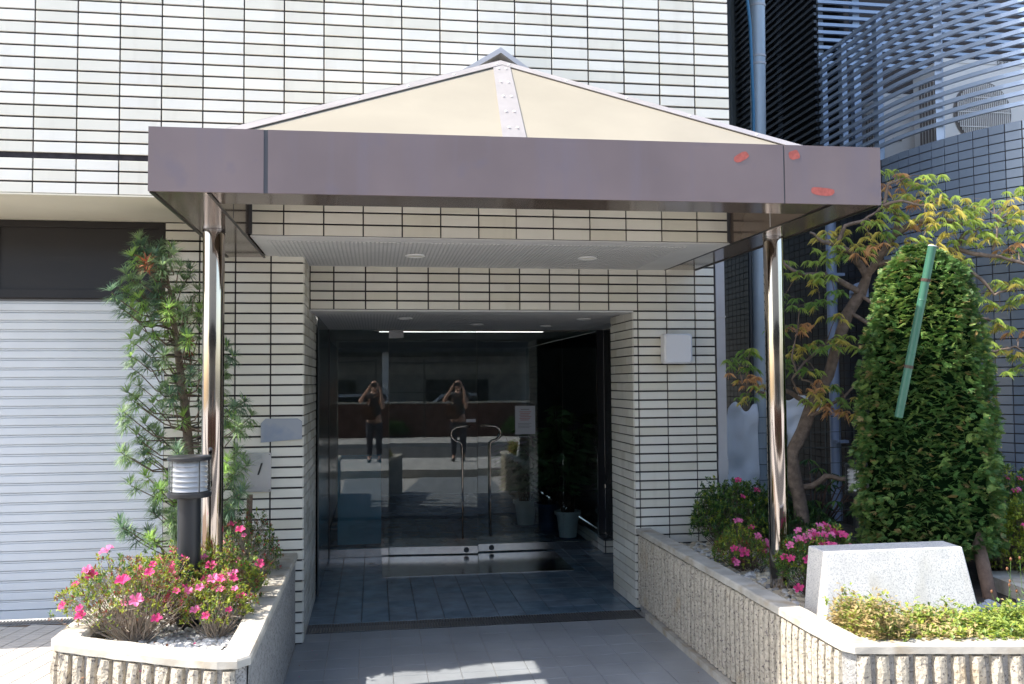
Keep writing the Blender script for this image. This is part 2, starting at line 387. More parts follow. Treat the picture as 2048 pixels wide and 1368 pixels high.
T.grid(fA, [1.215]+[.235*k for k in range(6, 18)]+[4.214], ZM)
# left pier (plane y=.83) and its inner side (x=1.47)
m = MB(); m.box(.549, 1.458, .842, 2.13, 0, 2.80); m.box(.549, 1.20, .842, 1.3, 2.66, 2.861); m.build('left_pier', K['grout'], BLD)
fB = lambda u, z: (u, .842, z)
XB = [.549, .776, 1.011, 1.246, 1.47]
T.grid(fB, XB, ZK); T.grid(fB, [.549, .776, 1.011, 1.205], [2.666, 2.736, 2.806, 2.861])
fBs = lambda u, z: (1.458, u, z)
for j in range(len(ZK)-1):
    off = [.0, .118, .06, .177][j % 4]
    T.grid(fBs, [.845]+[y for y in (.845+off+.235*k for k in range(0, 7)) if .87 < y < 2.1]+[2.13], ZK[j:j+2], g=.0015, rz=PI/2)
# lintel and right pier (plane y=1.345)
ZL = [z for z in ZK if z > 2.30]
m = MB(); m.box(1.472, 3.965, 1.357, 1.62, 2.318, 2.95); m.box(3.965, 4.632, 1.357, 2.02, 0, 13); m.build('right_pier', K['grout'], BLD)
fC = lambda u, z: (u, 1.357, z)
XC = [1.472]+[1.647+.235*k for k in range(10)]+[3.953]
T.grid(fC, [1.472]+[1.647+.235*k for k in range(10)]+[3.997], ZL)
ZR = sorted(ZK+[2.666+.07*k for k in range(1, 12)])
T.grid(fC, [3.953, 3.997, 4.232, 4.467, 4.632], [z for z in ZR if z < 2.33]); T.grid(fC, [3.997, 4.232, 4.467, 4.632], [z for z in ZR if z > 2.30])
fCs = lambda u, z: (3.965, u, z)
Zs = [z for z in ZK if z < 2.33]
for j in range(len(Zs)-1):
    off = [.0, .118, .06, .177][j % 4]
    T.grid(fCs, [1.36]+[y for y in (1.36+off+.235*k for k in range(0, 4)) if 1.40 < y < 1.95]+[2.02], Zs[j:j+2], g=.0015, rz=-PI/2)
T.finish(300)
bx('side_wall', K['wallback'], BLD, 4.40, 4.628, 2.021, 3.86, 0, 13)
bx('side_wall', K['wallback'], BLD, 4.44, 4.628, 3.861, 12, 2.325, 13)
# ceilings
def louvre_ceiling(x0, x1, y0, y1, z, parent):
    bx('ceiling_panel', K['white'], parent, x0, x1, y0, y1, z, z+.007)
    bx('slot_backing', K['slot'], parent, x0+.08, x1-.24, y0+.13, y1-.09, z-.0018, z-.0006)
    m = MB(); x = x0+.085
    while x < x1-.26: m.box(x, x+.0165, y0+.135, y1-.095, z-.006, z-.002); x += .0262
    m.build('ceiling_ribs', K['white'], parent, kind='stuff')
def downlight(x, y, z, r, parent):
    m = MB(); m.lathe((x, y, z), [(r*1.25, -.004), (r*1.25, -.012), (r, -.014), (r, .0)], 24); o = m.build('downlight', K['white2'], parent, smooth=True)
    m = MB(); m.lathe((x, y, z), [(.001, -.013), (r*.97, -.009)], 24); m.build('lens', K['lens'], o)
louvre_ceiling(1.216, 4.214, .001, 1.355, 2.642, BLD)
louvre_ceiling(1.472, 4.39, 1.62, 3.95, 2.322, BLD)
bx('ceiling_edge', K['white'], BLD, 1.472, 3.96, 1.345, 1.62, 2.306, 2.3175)
bx('soffit_void', K['darkint'], BLD, -5, 4.1, .31, 1.30, 2.97, 3.1)
for x, y in ((2.222, .669), (3.432, .665)): downlight(x, y, 2.640, .055, BLD)
for x, y in ((2.203, 2.146), (3.756, 2.184), (2.9, 2.9), (3.6, 3.1)): downlight(x, y, 2.318, .05, BLD)
# lobby shell
bx('lobby_wall', K['darkint'], BLD, 1.2, 4.63, 9.0, 9.2, 0, 2.6)
bx('lobby_wall', K['darkint'], BLD, 1.2, 1.38, 3.9, 9.0, 0, 2.6)
bx('lobby_ceiling', K['darkint'], BLD, 1.2, 4.435, 3.95, 9.2, 2.322, 2.5)
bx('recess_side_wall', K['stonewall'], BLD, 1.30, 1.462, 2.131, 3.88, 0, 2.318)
LT = thing('ceiling_light', 'lit fluorescent strip under the lobby ceiling behind the glass', 'light', (2.85, 4.1, 2.29))
bx('tube', K['lamp_on'], LT, 2.0, 3.75, 4.06, 4.10, 2.304, 2.308); bx('housing', K['white2'], LT, 1.98, 3.77, 4.04, 4.12, 2.309, 2.3215)
bx('recess_dark_sheet', K['stonewall'], BLD, 4.375, 4.399, 2.03, 3.56, .0, 2.318)  # dark sheet added over the cream wall to keep the recess dark
bx('recess_dark_sheet', K['stonewall'], BLD, 4.373, 4.398, 3.561, 3.885, .165, 2.318)  # same added dark sheet, continued above the plinth
bx('jamb_post', K['blackm'], BLD, 4.30, 4.372, 3.885, 3.93, .165, 2.318)
# low tiled plinth inside on the right
m = MB(); m.box(4.29, 4.42, 3.60, 8.9, 0, .135); m.build('plinth', K['grout'], BLD)
m = MB(); m.box(4.27, 4.44, 3.58, 8.9, .136, .16); m.build('plinth_cap', K['steel'], BLD)
for z0 in (.01, .075):
    bx('plinth_tile', K['tile'], BLD, 4.30, 4.415, 3.588, 3.60, z0, z0+.055)
    bx('plinth_tile', K['tile'], BLD, 4.278, 4.29, 3.60, 8.8, z0, z0+.055)
# gutter pipe at the right edge
m = MB(); m.box(4.648, 4.722, 1.36, 1.44, .0, 13); dp = m.build('downpipe', K['gutter'], BLD)
for z in (1.02, 2.27): bx('joint_collar', K['gutter'], dp, 4.643, 4.727, 1.355, 1.445, z, z+(.012 if z > 2 else .12))

# roller shutter with dark header
SH = thing('roller_shutter', 'closed pale grey roller shutter under a dark brown header', 'roller shutter', (-1, .9, .24))
m = MB(); m.box(-5, .546, .86, 1.2, 2.34, 2.861); m.build('header_box', K['browndark'], SH)
fr = MB(); fr.box(-.5, .50, .845, .8595, 2.815, 2.858); fr.box(-.5, .50, .845, .8595, 2.345, 2.40); fr.box(.50, .546, .84, .8595, 2.345, 2.858); fr.box(-.56, -.5, .845, .8595, 2.345, 2.858)
fr.box(-5, -.56, .845, .8595, 2.815, 2.858); fr.box(-5, -.56, .845, .8595, 2.345, 2.40)
fr.build('header_frame', K['browndark'], SH)
bx('guide_rail', K['shutter'], SH, .505, .546, .86, .95, .24, 2.339)
sp = .0633; z = .30; i = 0
me = MB()
W0, W1 = -5, .504
prof = [(0, .009), (.002, .001), (.005, .0), (.044, .0), (.0475, .002), (.0485, .012), (.0515, .012), (.0525, .003), (.0600, .003), (.0610, .012), (.0633, .012)]
for k in range(len(prof)-1):
    (a, ya), (c, yc) = prof[k], prof[k+1]
    me.add([(W0, ya, a), (W1, ya, a), (W1, yc, c), (W0, yc, c)], [(0, 1, 2, 3)])
me.add([(W0, .016, 0), (W1, .016, 0), (W1, .016, sp), (W0, .016, sp)], [(3, 2, 1, 0)])
sm = me.mesh('slat', K['shutter'])
n = 0
while z+sp <= 2.34: piece('slat', sm, SH, (0, .885, z)); z += sp; n += 1
bx('bottom_rail', K['shutter'], SH, -5, .504, .875, .91, .243, .296)
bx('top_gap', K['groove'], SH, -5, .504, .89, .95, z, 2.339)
bx('shutter_back', K['black'], SH, -5, .504, .955, .97, .24, 2.339)

# ---------------------------------------------------------------- canopy
CN = thing('entrance_canopy', 'brown steel canopy with cream pyramid roof on chrome posts', 'canopy', (2.7, -.6, 2.63))
zb = lambda x: 2.628+.0045*(x-.945); zt = lambda x: 2.92+.0050*(x-.945)
def beam(name, x0, x1, y0, y1, mt, par=CN):
    m = MB(); m.hexa([(x0,y0,zb(x0)),(x1,y0,zb(x1)),(x1,y1,zb(x1)),(x0,y1,zb(x0)),(x0,y0,zt(x0)),(x1,y0,zt(x1)),(x1,y1,zt(x1)),(x0,y1,zt(x0))]); return m.build(name, mt, par)
for x0, x1 in ((.945, 1.447), (1.466, 3.961), (3.969, 4.484)): beam('front_fascia', x0, x1, -1.31, -1.298, K['fascia'])
for x0, x1 in ((1.447, 1.466), (3.961, 3.969)): beam('seam_strip', x0, x1, -1.307, -1.299, K['seal'])
def shell(name, x0, x1, y0, y1, ztop, mt):
    m = MB(); m.hexa([(x0,y0,zb(x0)+.002),(x1,y0,zb(x1)+.002),(x1,y1,zb(x1)+.002),(x0,y1,zb(x0)+.002),(x0,y0,ztop),(x1,y0,ztop),(x1,y1,ztop),(x0,y1,ztop)]); return m.build(name, mt, CN)
shell('front_beam', 1.212, 4.213, -1.2975, -1.03, 2.90, K['fascia_in'])
shell('side_beam', .947, 1.209, -1.2975, -.003, 2.912, K['fascia_in']); shell('side_beam', .948, 1.208, -.002, .828, 2.858, K['fascia_in'])
shell('side_beam', 4.216, 4.483, -1.2975, -.003, 2.918, K['fascia_in']); shell('side_beam', 4.24, 4.482, -.002, 1.343, 2.915, K['fascia_in'])
shell('side_beam_return', 4.217, 4.2385, .115, 1.343, 2.662, K['fascia_in'])
bx('side_fascia', K['fascia'], CN, .9452, .9466, -1.2975, -.003, 2.632, 2.918)
# thin lip along the beam's under edge, mitre line
for x0, x1, y1 in ((.947, .965, .826), (4.468, 4.483, 1.34), (1.197, 1.2105, .826), (4.214, 4.228, 1.34)):
    m = MB(); m.box(x0, x1, -1.29, y1, zb(x0)-.004, zb(x0)+.0015); m.build('edge_lip', K['browndark'], CN)
bx('wall_seal', K['seal'], CN, 1.2095, 1.228, -.012, -.0005, 2.655, 2.868)
bx('wall_seal', K['seal'], CN, 4.196, 4.2155, -.012, -.0005, 2.655, 2.868)
bx('beam_joint', K['seal'], CN, 1.2091, 1.2105, -.60, -.594, 2.64, 2.90)
bx('beam_joint', K['rivet'], CN, 4.2145, 4.2159, -.60, -.594, 2.65, 2.90)
# red primer touch ups on the fascia
for (cx, cz, rx_, rz_, an) in ((3.742, 2.868, .040, .020, .5), (3.985+.035, 2.885, .028, .022, .2), (4.165, 2.705, .060, .020, -.06)):
    m = MB(); q = []
    for k in range(14):
        a = 2*PI*k/14; e = 1+.22*noise.noise(Vector((cx*9+math.cos(a), cz*9+math.sin(a), 0)))
        sx = math.copysign(abs(math.cos(a))**.6, math.cos(a))*rx_*e; sz = math.copysign(abs(math.sin(a))**.6, math.sin(a))*rz_*e
        q.append((cx+sx*math.cos(an)-sz*math.sin(an), -1.3112, cz+sx*math.sin(an)+sz*math.cos(an)))
    m.add(q, [tuple(range(14))]); m.build('primer_patch', K['paint_red'], CN)
# roof: two front triangles, two side slopes, centre strip
P = Vector((2.69, -.26, 3.665)); Q = Vector((2.71, -.002, 3.70)); LF = Vector((1.03, -1.2, 2.868)); RF = Vector((4.40, -1.2, 2.885)); LBk = Vector((1.03, -.002, 2.875)); RBk = Vector((4.40, -.002, 2.885)); MF = Vector((2.635, -1.2, 2.875))
def slab(name, pts, th, mt, par=CN, off=0):
    n = (pts[1]-pts[0]).cross(pts[2]-pts[0]).normalized()
    if n.z < 0: n = -n
    a = [p+n*off for p in pts]; c = [p+n*(off+th) for p in pts]; k = len(pts); m = MB()
    m.add(a+c, [tuple(range(k)), tuple(range(2*k-1, k-1, -1))]+[(i, k+i, k+(i+1) % k, (i+1) % k) for i in range(k)]); return m.build(name, mt, par)
slab('roof_panel', [LF, MF, P], .006, K['roofsheet']); slab('roof_panel', [MF, RF, P], .006, K['roofsheet'])
slab('roof_panel', [LBk, LF, P, Q], .006, K['roofsheet']); slab('roof_panel', [RF, RBk, Q, P], .006, K['roofsheet'])
def strip(name, a, c, wd, nrm, off, mt, w2=None):
    d = (c-a).normalized(); s = d.cross(nrm).normalized(); w2 = w2 or wd
    return slab(name, [a-s*wd/2, c-s*w2/2, c+s*w2/2, a+s*wd/2], .005, mt, CN, off)
nf = (MF-LF).cross(P-LF).normalized(); nl = (LF-LBk).cross(P-LBk).normalized(); nr = (RBk-RF).cross(P-RF).normalized()
nf = nf if nf.z > 0 else -nf; nl = nl if nl.z > 0 else -nl; nr = nr if nr.z > 0 else -nr
strip('centre_strip', MF+(P-MF)*0, P+(MF-P)*.03, .125, nf, .008, K['roofstrip'], .10)
for A_, nn in ((LF, nl), (RF, nr)):
    nb = (nn+nf).normalized()
    d = (P-A_).normalized(); s1 = d.cross(nf).normalized(); s1 = s1 if (s1.dot(MF-A_) > 0) else -s1
    slab('hip_capping', [A_+nf*.012, P+nf*.012, P+nf*.012+s1*.055, A_+nf*.012+s1*.055], .004, K['roofstrip'])
    s2 = d.cross(nn).normalized(); s2 = -s2 if s2.y < 0 else s2
    slab('hip_capping', [A_+nn*.012, P+nn*.012, P+nn*.012+s2*.055, A_+nn*.012+s2*.055], .004, K['roofstrip'])
def rivets(a, c, n, nrm, s_, par):
    m = MB()
    for i in range(n):
        p = a+(c-a)*((i+.7)/(n))
        for q in s_:
            o = p+q; m.lathe((0, 0, 0), [(.0075, .0), (.006, .003), (.001, .004)], 8)
            k = len(m.v)-24; ro = Vector((0, 0, 1)).rotation_difference(nrm)
            for j in range(k, len(m.v)): m.v[j] = tuple(ro @ Vector(m.v[j])+o)
    m.build('rivet', K['rivet'], par, kind='stuff')
rivets(P, MF, 6, nf, [Vector((-.022, -.01, .016)), Vector((.022, -.01, .016))], CN)
rivets(LF+(P-LF)*.2, P, 5, nf, [Vector((.05, -.012, .012))], CN); rivets(RF+(P-RF)*.1, P, 5, nf, [Vector((-.05, -.012, .012))], CN)
# wall flashing behind the apex
for sx in (-1, 1):
    a = Vector((2.708, -.02, 3.81)); c = Vector((2.708+sx*.34, -.02, 3.595 if sx < 0 else 3.575))
    m = MB(); m.hexa([(a.x, -.16, a.z-.045), (c.x, -.16, c.z-.045), (c.x, -.013, c.z-.045), (a.x, -.013, a.z-.045), (a.x, -.16, a.z-.012), (c.x, -.16, c.z-.012), (c.x, -.013, c.z), (a.x, -.013, a.z)]); m.build('apex_flashing', K['alu'], CN)
# posts
for x, nm in ((1.056, 0), (4.382, 1)):
    m = MB(); m.tube([(x, -.27, .44), (x, -.27, zb(x)+.001)], .0595, 40); po = m.build('post', K['chrome'], CN, smooth=True)
    m = MB(); m.lathe((x, -.27, zb(x)), [(.0597, -.016), (.0625, -.016), (.0625, .0005)], 32); m.build('collar', K['steel'], po, smooth=True)

# ---------------------------------------------------------------- glass entrance
GE = thing('glass_entrance', 'frameless glass screen with two doors at the back of the recess', 'glass entrance', (2.9, 3.87, 0))
YG = 3.87
bx('side_pane', K['sidep'], GE, 1.483, 1.493, 2.14, YG-.02, .02, 2.316)
bx('fixed_pane', K['door'], GE, 1.50, 2.093, YG, YG+.01, .09, 2.316); bx('base_rail', K['steel'], GE, 1.50, 2.09, YG-.012, YG+.022, .006, .088)
bx('corner_seal', K['blackm'], GE, 1.478, 1.499, YG-.018, YG+.01, .0, 2.318)
bx('fixed_pane', K['door'], GE, 3.92, 4.288, YG, YG+.01, .09, 2.316); bx('base_rail', K['steel'], GE, 3.92, 4.288, YG-.012, YG+.022, .006, .088)
bx('transom_line', K['chrome'], GE, 1.95, 4.2, YG-.012, YG+.014, 2.300, 2.3165)
bx('right_pane', K['door'], GE, 4.36, 4.37, YG+.03, 8.8, .165, 2.316)
def leaf(x0, x1, rz, hinge, hx):
    d = bpy.data.objects.new('door_leaf', None); COL.objects.link(d); d.parent = GE; ww = x1-x0
    d.location = Vector((x0 if hinge < 0 else x1, YG, 0))-wl(GE)
    pts = []
    def lb(name, mt, *a):
        m = MB(); m.box(*a); me = m.mesh(name, mt); o = bpy.data.objects.new(name, me); COL.objects.link(o); o.parent = d; return o
    s_ = 0 if hinge < 0 else -ww
    lb('pane', K['door'], s_+.003, s_+ww-.003, 0, .01, .095, 2.296)
    lb('bottom_rail', K['steel'], s_+.003, s_+ww-.003, -.014, .024, .02, .094)
    m = MB(); lx = s_+(ww-.12 if hinge < 0 else .14)
    m.lathe((0, 0, 0), [(.001, .014), (.020, .013), (.027, .008), (.028, 0)], 20); me = m.mesh('lock', K['blackm'])
    o = bpy.data.objects.new('lock', me); COL.objects.link(o); o.parent = d; o.location = (lx, -.0145, .055); o.rotation_euler = (PI/2, 0, 0)
    q = hx; sg = 1 if hinge < 0 else -1
    path = []
    base = [(.115, 1.315), (.03, 1.315), (-.03, 1.308), (-.072, 1.281), (-.088, 1.243), (-.078, 1.203), (-.045, 1.171), (-.0, 1.158), (.022, 1.138), (.028, 1.10), (.03, .7), (.028, .18)]
    for (dx, z) in base: path.append((s_+(ww if hinge < 0 else 0)+(-.185+dx if hinge < 0 else .155-dx), -.055, z))
    for yy in (-.055, .065):
        m = MB(); m.tube([(a, yy, c) for a, b_, c in path], .0095, 10); me = m.mesh('handle', K['chrome'], smooth=True)
        o = bpy.data.objects.new('handle', me); COL.objects.link(o); o.parent = d
    m = MB()
    for t in (0, -1): a = path[t]; m.tube([(a[0], -.055, a[2]), (a[0], .065, a[2])], .009, 8)
    me = m.mesh('handle_mount', K['chrome'], smooth=True); o = bpy.data.objects.new('handle_mount', me); COL.objects.link(o); o.parent = d
    d.rotation_euler = (0, 0, rz); return d
LFD = leaf(2.095, 3.003, -math.radians(5.2), -1, 0); RTD = leaf(3.008, 3.918, -math.radians(.4), 1, 0)
bx('hinge_plate', K['steel'], GE, 2.02, 3.80, 2.84, 3.80, .0035, .008)
bx('patch_fitting', K['steel'], GE, 2.096, 2.245, YG-.03, YG+.03, 2.23, 2.31)
NP = thing('notice_paper', 'white notice sheet with pink print taped to right door', 'notice', (3.51,3.86,1.369))
x0, _, z1 = (3.405,3.86,1.517); x1, _, z0 = (3.616,3.86,1.221)
bx('sheet', K['paper'], NP, x0, x1, 3.851, 3.853, z0, z1)
m = MB(); m2 = MB()
for k in range(6): m.box(x0+.045+.01*(k % 2), x1-.04-.012*(k % 3), 3.8495, 3.8505, z1-.065-.017*k, z1-.059-.017*k)
m.build('red_print', K['inkr'], NP); m2.box(x0+.06, x1-.06, 3.8495, 3.8505, z1-.04, z1-.033)
for k in range(4): m2.box(x0+.03, x1-.04-.02*(k % 2), 3.8495, 3.8505, z1-.185-.015*k, z1-.181-.015*k)
m2.build('grey_print', K['ink'], NP)
x0, _, z1 = (2.883,3.8,1.39); x1, _, z0 = (2.981,3.8,1.358)
bx('door_label', K['paper'], None, x0, x1, 3.778, 3.780, z0, z1, label='small white strip label on left glass door above handle', cat='label')

# address plate, name plate and lamp box on the tiles
AP = thing('address_plate', 'brushed metal address plate with black numeral 1 on left pier', 'sign', (1.195,0.82,1.169))
x1, _, z1 = (1.256,0.82,1.299); _, _, z0 = (1.251,0.82,1.036); x0 = x1-.24
bx('plate', K['plate'], AP, x0, x1, .808, .826, z0, z1)
def text(name, body, size, loc, mt, parent, shear=0, rx=PI/2, rz=0):
    c = bpy.data.curves.new(name, 'FONT'); c.body = body; c.size = size; c.extrude = .0006; c.shear = shear; c.align_x = 'CENTER'; c.align_y = 'CENTER'
    c.materials.append(mt); o = bpy.data.objects.new(name, c); COL.objects.link(o); o.rotation_euler = (rx, 0, rz); o.parent = parent
    o.location = Vector(loc)-wl(parent); bpy.context.view_layer.update()
    me = bpy.data.meshes.new_from_object(o.evaluated_get(bpy.context.evaluated_depsgraph_get())); n = bpy.data.objects.new(name, me); COL.objects.link(n)
    n.parent = parent; n.location = o.location; n.rotation_euler = o.rotation_euler; bpy.data.objects.remove(o); return n
text('numeral', '1', .115, (x1-.085, .8065, z0+.15), K['inkb'], AP, shear=.3)
text('kana_text', '\u30f3', .032, (x1-.078, .8065, z0+.225), K['ink'], AP)
m = MB()
for xx in (x0+.012, x1-.012):
    for zz in (z0+.012, z1-.012): m.box(xx-.003, xx+.003, .805, .8079, zz-.003, zz+.003)
m.build('screws', K['inkb'], AP, kind='stuff')
NPp = thing('name_plate', 'blurry blue grey name plate above the address plate', 'sign', (1.329,0.815,1.45))
x0, _, z1 = (1.186,0.82,1.527); x1, _, z0 = (1.458,0.82,1.367)
m = MB(); q = [(x0, z0), (x1, z0+.02), (x1, z1-.02), (x1-.03, z1), (x0+.03, z1), (x0, z1-.03)]
n = len(q); m.add([(a, .812, c) for a, c in q]+[(a, .829, c) for a, c in q], [tuple(range(n)), tuple(range(2*n-1, n-1, -1))]+[(i, n+i, n+(i+1) % n, (i+1) % n) for i in range(n)])
m.build('plate', K['nameplate'], NPp)
LB = thing('wall_lamp', 'square white box lamp on the right tiled pier', 'lamp', (4.29, 1.3, 2.02))
def rbox(name, x0, x1, y0, y1, z0, z1, r, mt, par):
    m = MB(); pts = []
    for (cx, cz, a0) in ((x1-r, z1-r, 0), (x0+r, z1-r, PI/2), (x0+r, z0+r, PI), (x1-r, z0+r, 3*PI/2)):
        for k in range(5): a = a0+k*PI/8; pts.append((cx+r*math.cos(a), cz+r*math.sin(a)))
    n = len(pts); ins = .012; cxm, czm = (x0+x1)/2, (z0+z1)/2
    fr_ = [(cxm+(x-cxm)*(1-ins*2/(x1-x0)), czm+(z-czm)*(1-ins*2/(z1-z0))) for x, z in pts]
    m.add([(x, y1, z) for x, z in pts]+[(x, y0+.012, z) for x, z in pts]+[(x, y0, z) for x, z in fr_],
          [(i, n+i, n+(i+1) % n, (i+1) % n) for i in range(n)]+[(n+i, 2*n+i, 2*n+(i+1) % n, n+(i+1) % n) for i in range(n)]+[tuple(range(2*n, 3*n))])
    return m.build(name, mt, par, smooth=True)
x0, _, z1 = (4.171,1.22,2.132); x1, _, z0 = (4.397,1.22,1.899)
rbox('diffuser', x0, x1, 1.22, 1.32, z0, z1, .025, K['lampw'], LB); bx('back_plate', K['white2'], LB, x0+.01, x1-.01, 1.3205, 1.344, z0+.01, z1-.01)
# ---------------------------------------------------------------- planters
def offset_poly(P_, d, closed=True):
    out = []; n = len(P_)
    for i in range(n):
        p = Vector(P_[i]); a = Vector(P_[i-1]) if (closed or i > 0) else None; c = Vector(P_[(i+1) % n]) if (closed or i < n-1) else None
        ns = []
        if a is not None: t = (p-a).normalized(); ns.append(Vector((-t.y, t.x)))
        if c is not None: t = (c-p).normalized(); ns.append(Vector((-t.y, t.x)))
        if len(ns) == 2:
            nn = (ns[0]+ns[1]).normalized(); k = d/max(.4, nn.dot(ns[0]))
        else: nn = ns[0]; k = d
        out.append(tuple(p+nn*k))
    return out
def rough(p, s, a):
    return Vector(p)+noise.noise_vector(Vector(p)*s)*a
def rib(x, y, ang, z0, z1, w_, d, parent, seed, mt, am=1.0):
    """split faced rib: broken outer face, standing on a wall whose outward normal has the angle ang"""
    m = MB(); L = 9; ca, sa = math.cos(ang), math.sin(ang); rows = []
    for k in range(L+1):
        z = z0+(z1-z0)*k/L; r = []
        for (u, v) in ((-w_/2*1.12, -.004), (-w_/2, d*.72), (-w_*.2, d), (w_*.22, d*.97), (w_/2, d*.7), (w_/2*1.12, -.004)):
            e = 0 if v < 0 else 1
            o = noise.noise_vector(Vector((x*31+u*40+seed, y*31+v*40, z*22)))
            u2_ = u+e*o.x*.007*am; v2 = v+e*o.y*.011*am
            if k == L: v2 -= .006*e
            r.append((x-sa*u2_+ca*v2, y+ca*u2_+sa*v2, z+e*o.z*.004*(k > 0 and k < L)))
        rows.append(r)
    vs = [p for r in rows for p in r]; fs = []
    for k in range(L):
        for j in range(5): fs.append((k*6+j, k*6+j+1, (k+1)*6+j+1, (k+1)*6+j))
    fs.append(tuple(L*6+j for j in range(6)))
    m.add(vs, fs); return m.build('rib', mt, parent)
def ribs_along(path, z0, z1, pitch, w_, d, parent, mt, start=.03, am=1.0):
    seed = 0
    for i in range(len(path)-1):
        a, c = Vector(path[i]), Vector(path[i+1]); L = (c-a).length; t = (c-a)/L; nrm = Vector((t.y, -t.x)); s = start
        while s < L-.02:
            p = a+t*s; seed += 1
            rib(p.x, p.y, math.atan2(nrm.y, nrm.x), z0, z1, w_*random.uniform(.93, 1.06), d*random.uniform(.9, 1.1), parent, seed*3.1, mt, am); s += pitch
        start = s-L
def cap_ring(outer, inner, z0, z1, parent, closed, name='coping'):
    m = MB(); n = len(outer); c = .008
    o2 = [(Vector(a)+(Vector(b_)-Vector(a)).normalized()*c) for a, b_ in zip(outer, inner)]; i2 = [(Vector(b_)+(Vector(a)-Vector(b_)).normalized()*c) for a, b_ in zip(outer, inner)]
    # subdivide for unevenness
    rings = [([(p[0], p[1], z0) for p in outer]), ([(p[0], p[1], z1-c) for p in outer]), ([(p.x, p.y, z1) for p in o2]), ([(p.x, p.y, z1) for p in i2]), ([(p[0], p[1], z1-c) for p in inner]), ([(p[0], p[1], z0) for p in inner])]
    rng = range(n if closed else n-1); K_ = 10; vs = []; fs = []
    for i in rng:
        j = (i+1) % n
        for s in range(K_):
            base = len(vs)
            for tt in (s/K_, (s+1)/K_):
                for r in rings:
                    a, b_ = Vector(r[i]), Vector(r[j]); p = a.lerp(b_, tt)
                    vs.append(tuple(p+noise.noise_vector(p*14)*.0035+noise.noise_vector(p*3)*.002))
            for q in range(5): fs.append((base+q, base+6+q, base+6+q+1, base+q+1))
            fs.append((base+5, base+11, base+6, base+0))
    if not closed:
        fs.append(tuple(range(5, -1, -1)))
        k = len(vs)-6; fs.append(tuple(range(k, k+6)))
    m.add(vs, fs); return m.build(name, K['concrete'], parent)
def pebbles(name, label, region, z, n, size, mats, wts, seed):
    rnd = random.Random(seed); m = MB()
    import itertools
    ico = [(0, 0, 1), (.89, 0, .45), (.28, .85, .45), (-.72, .53, .45), (-.72, -.53, .45), (.28, -.85, .45), (.72, .53, -.45), (-.28, .85, -.45), (-.89, 0, -.45), (-.28, -.85, -.45), (.72, -.53, -.45), (0, 0, -1)]
    icf = [(0,1,2),(0,2,3),(0,3,4),(0,4,5),(0,5,1),(1,6,2),(2,7,3),(3,8,4),(4,9,5),(5,10,1),(6,7,2),(7,8,3),(8,9,4),(9,10,5),(10,6,1),(11,7,6),(11,8,7),(11,9,8),(11,10,9),(11,6,10)]
    k = 0
    while k < n:
        p = region(rnd)
        if p is None: continue
        x, y = p; k += 1; a = rnd.uniform(0, 2*PI); s = size*rnd.uniform(.6, 1.35); sx, sy, sz = s*rnd.uniform(.9, 1.3), s*rnd.uniform(.7, 1), s*rnd.uniform(.45, .75)
        tl_ = rnd.uniform(-.4, .4); zz = z+rnd.uniform(0, .018)
        R = Matrix.Rotation(a, 3, 'Z') @ Matrix.Rotation(tl_, 3, 'X')
        vs = []
        for v in ico:
            q = R @ Vector((v[0]*sx*rnd.uniform(.9, 1.1), v[1]*sy*rnd.uniform(.9, 1.1), v[2]*sz)); vs.append((x+q.x, y+q.y, zz+q.z))
        mi = rnd.choices(range(len(mats)), wts)[0] if not callable(wts) else wts(x, y, rnd)
        m.add(vs, icf, mi)
    o = m.build(name, mats, None, smooth=True, kind='stuff', label=label, cat='pebbles'); return o
def inpoly(x, y, P_):
    c = False; n = len(P_)
    for i in range(n):
        x1, y1 = P_[i]; x2, y2 = P_[i-1]
        if (y1 > y) != (y2 > y) and x < (x2-x1)*(y-y1)/(y2-y1)+x1: c = not c
    return c
# left planter
PLo = [(1.432, .822), (.50, .822), (.50, -1.10), (.535, -1.18), (1.03, -1.455), (1.30, -1.575), (1.385, -1.585), (1.432, -1.53)]
PL = thing('planter', 'concrete planter box with ribbed curved front by the shutter', 'planter', (1, -.4, 0))
PLi = offset_poly(PLo, .125)
cap_ring(PLo, PLi, .584, .622, PL, True)
core_o = offset_poly(PLo, .022); core_i = offset_poly(PLo, .11)
core_r = [(x if x < 1.38 else x, y) for x, y in core_o]
m = MB(); n = len(core_o)
for i in range(n):
    j = (i+1) % n; m.hexa([(*core_o[i], -.01), (*core_o[j], -.01), (*core_i[j], -.01), (*core_i[i], -.01), (*core_o[i], .583), (*core_o[j], .583), (*core_i[j], .583), (*core_i[i], .583)])
m.build('wall', K['aggregate2'], PL)
m = MB(); L = 60
for s in range(L):   # rough right face
    for q in range(10):
        def pt(a, c): y = -1.50+(2.33)*a/L; z = .0+.582*c/10; o = noise.noise(Vector((3, y*25, z*25)))*.004; return (1.416+o, y, z)
        m.add([pt(s, q), pt(s+1, q), pt(s+1, q+1), pt(s, q+1)], [(0, 1, 2, 3)])
m.build('wall_face', K['aggregate2'], PL)
ribs_along([core_o[1], core_o[2], core_o[3], core_o[4], core_o[5], (core_o[6][0]+.03, core_o[6][1])], .0, .572, .0765, .050, .030, PL, K['aggregate'])
m = MB(); m.prism(offset_poly(PLo, .10), .02, .485); m.build('soil', K['soil'], PL)
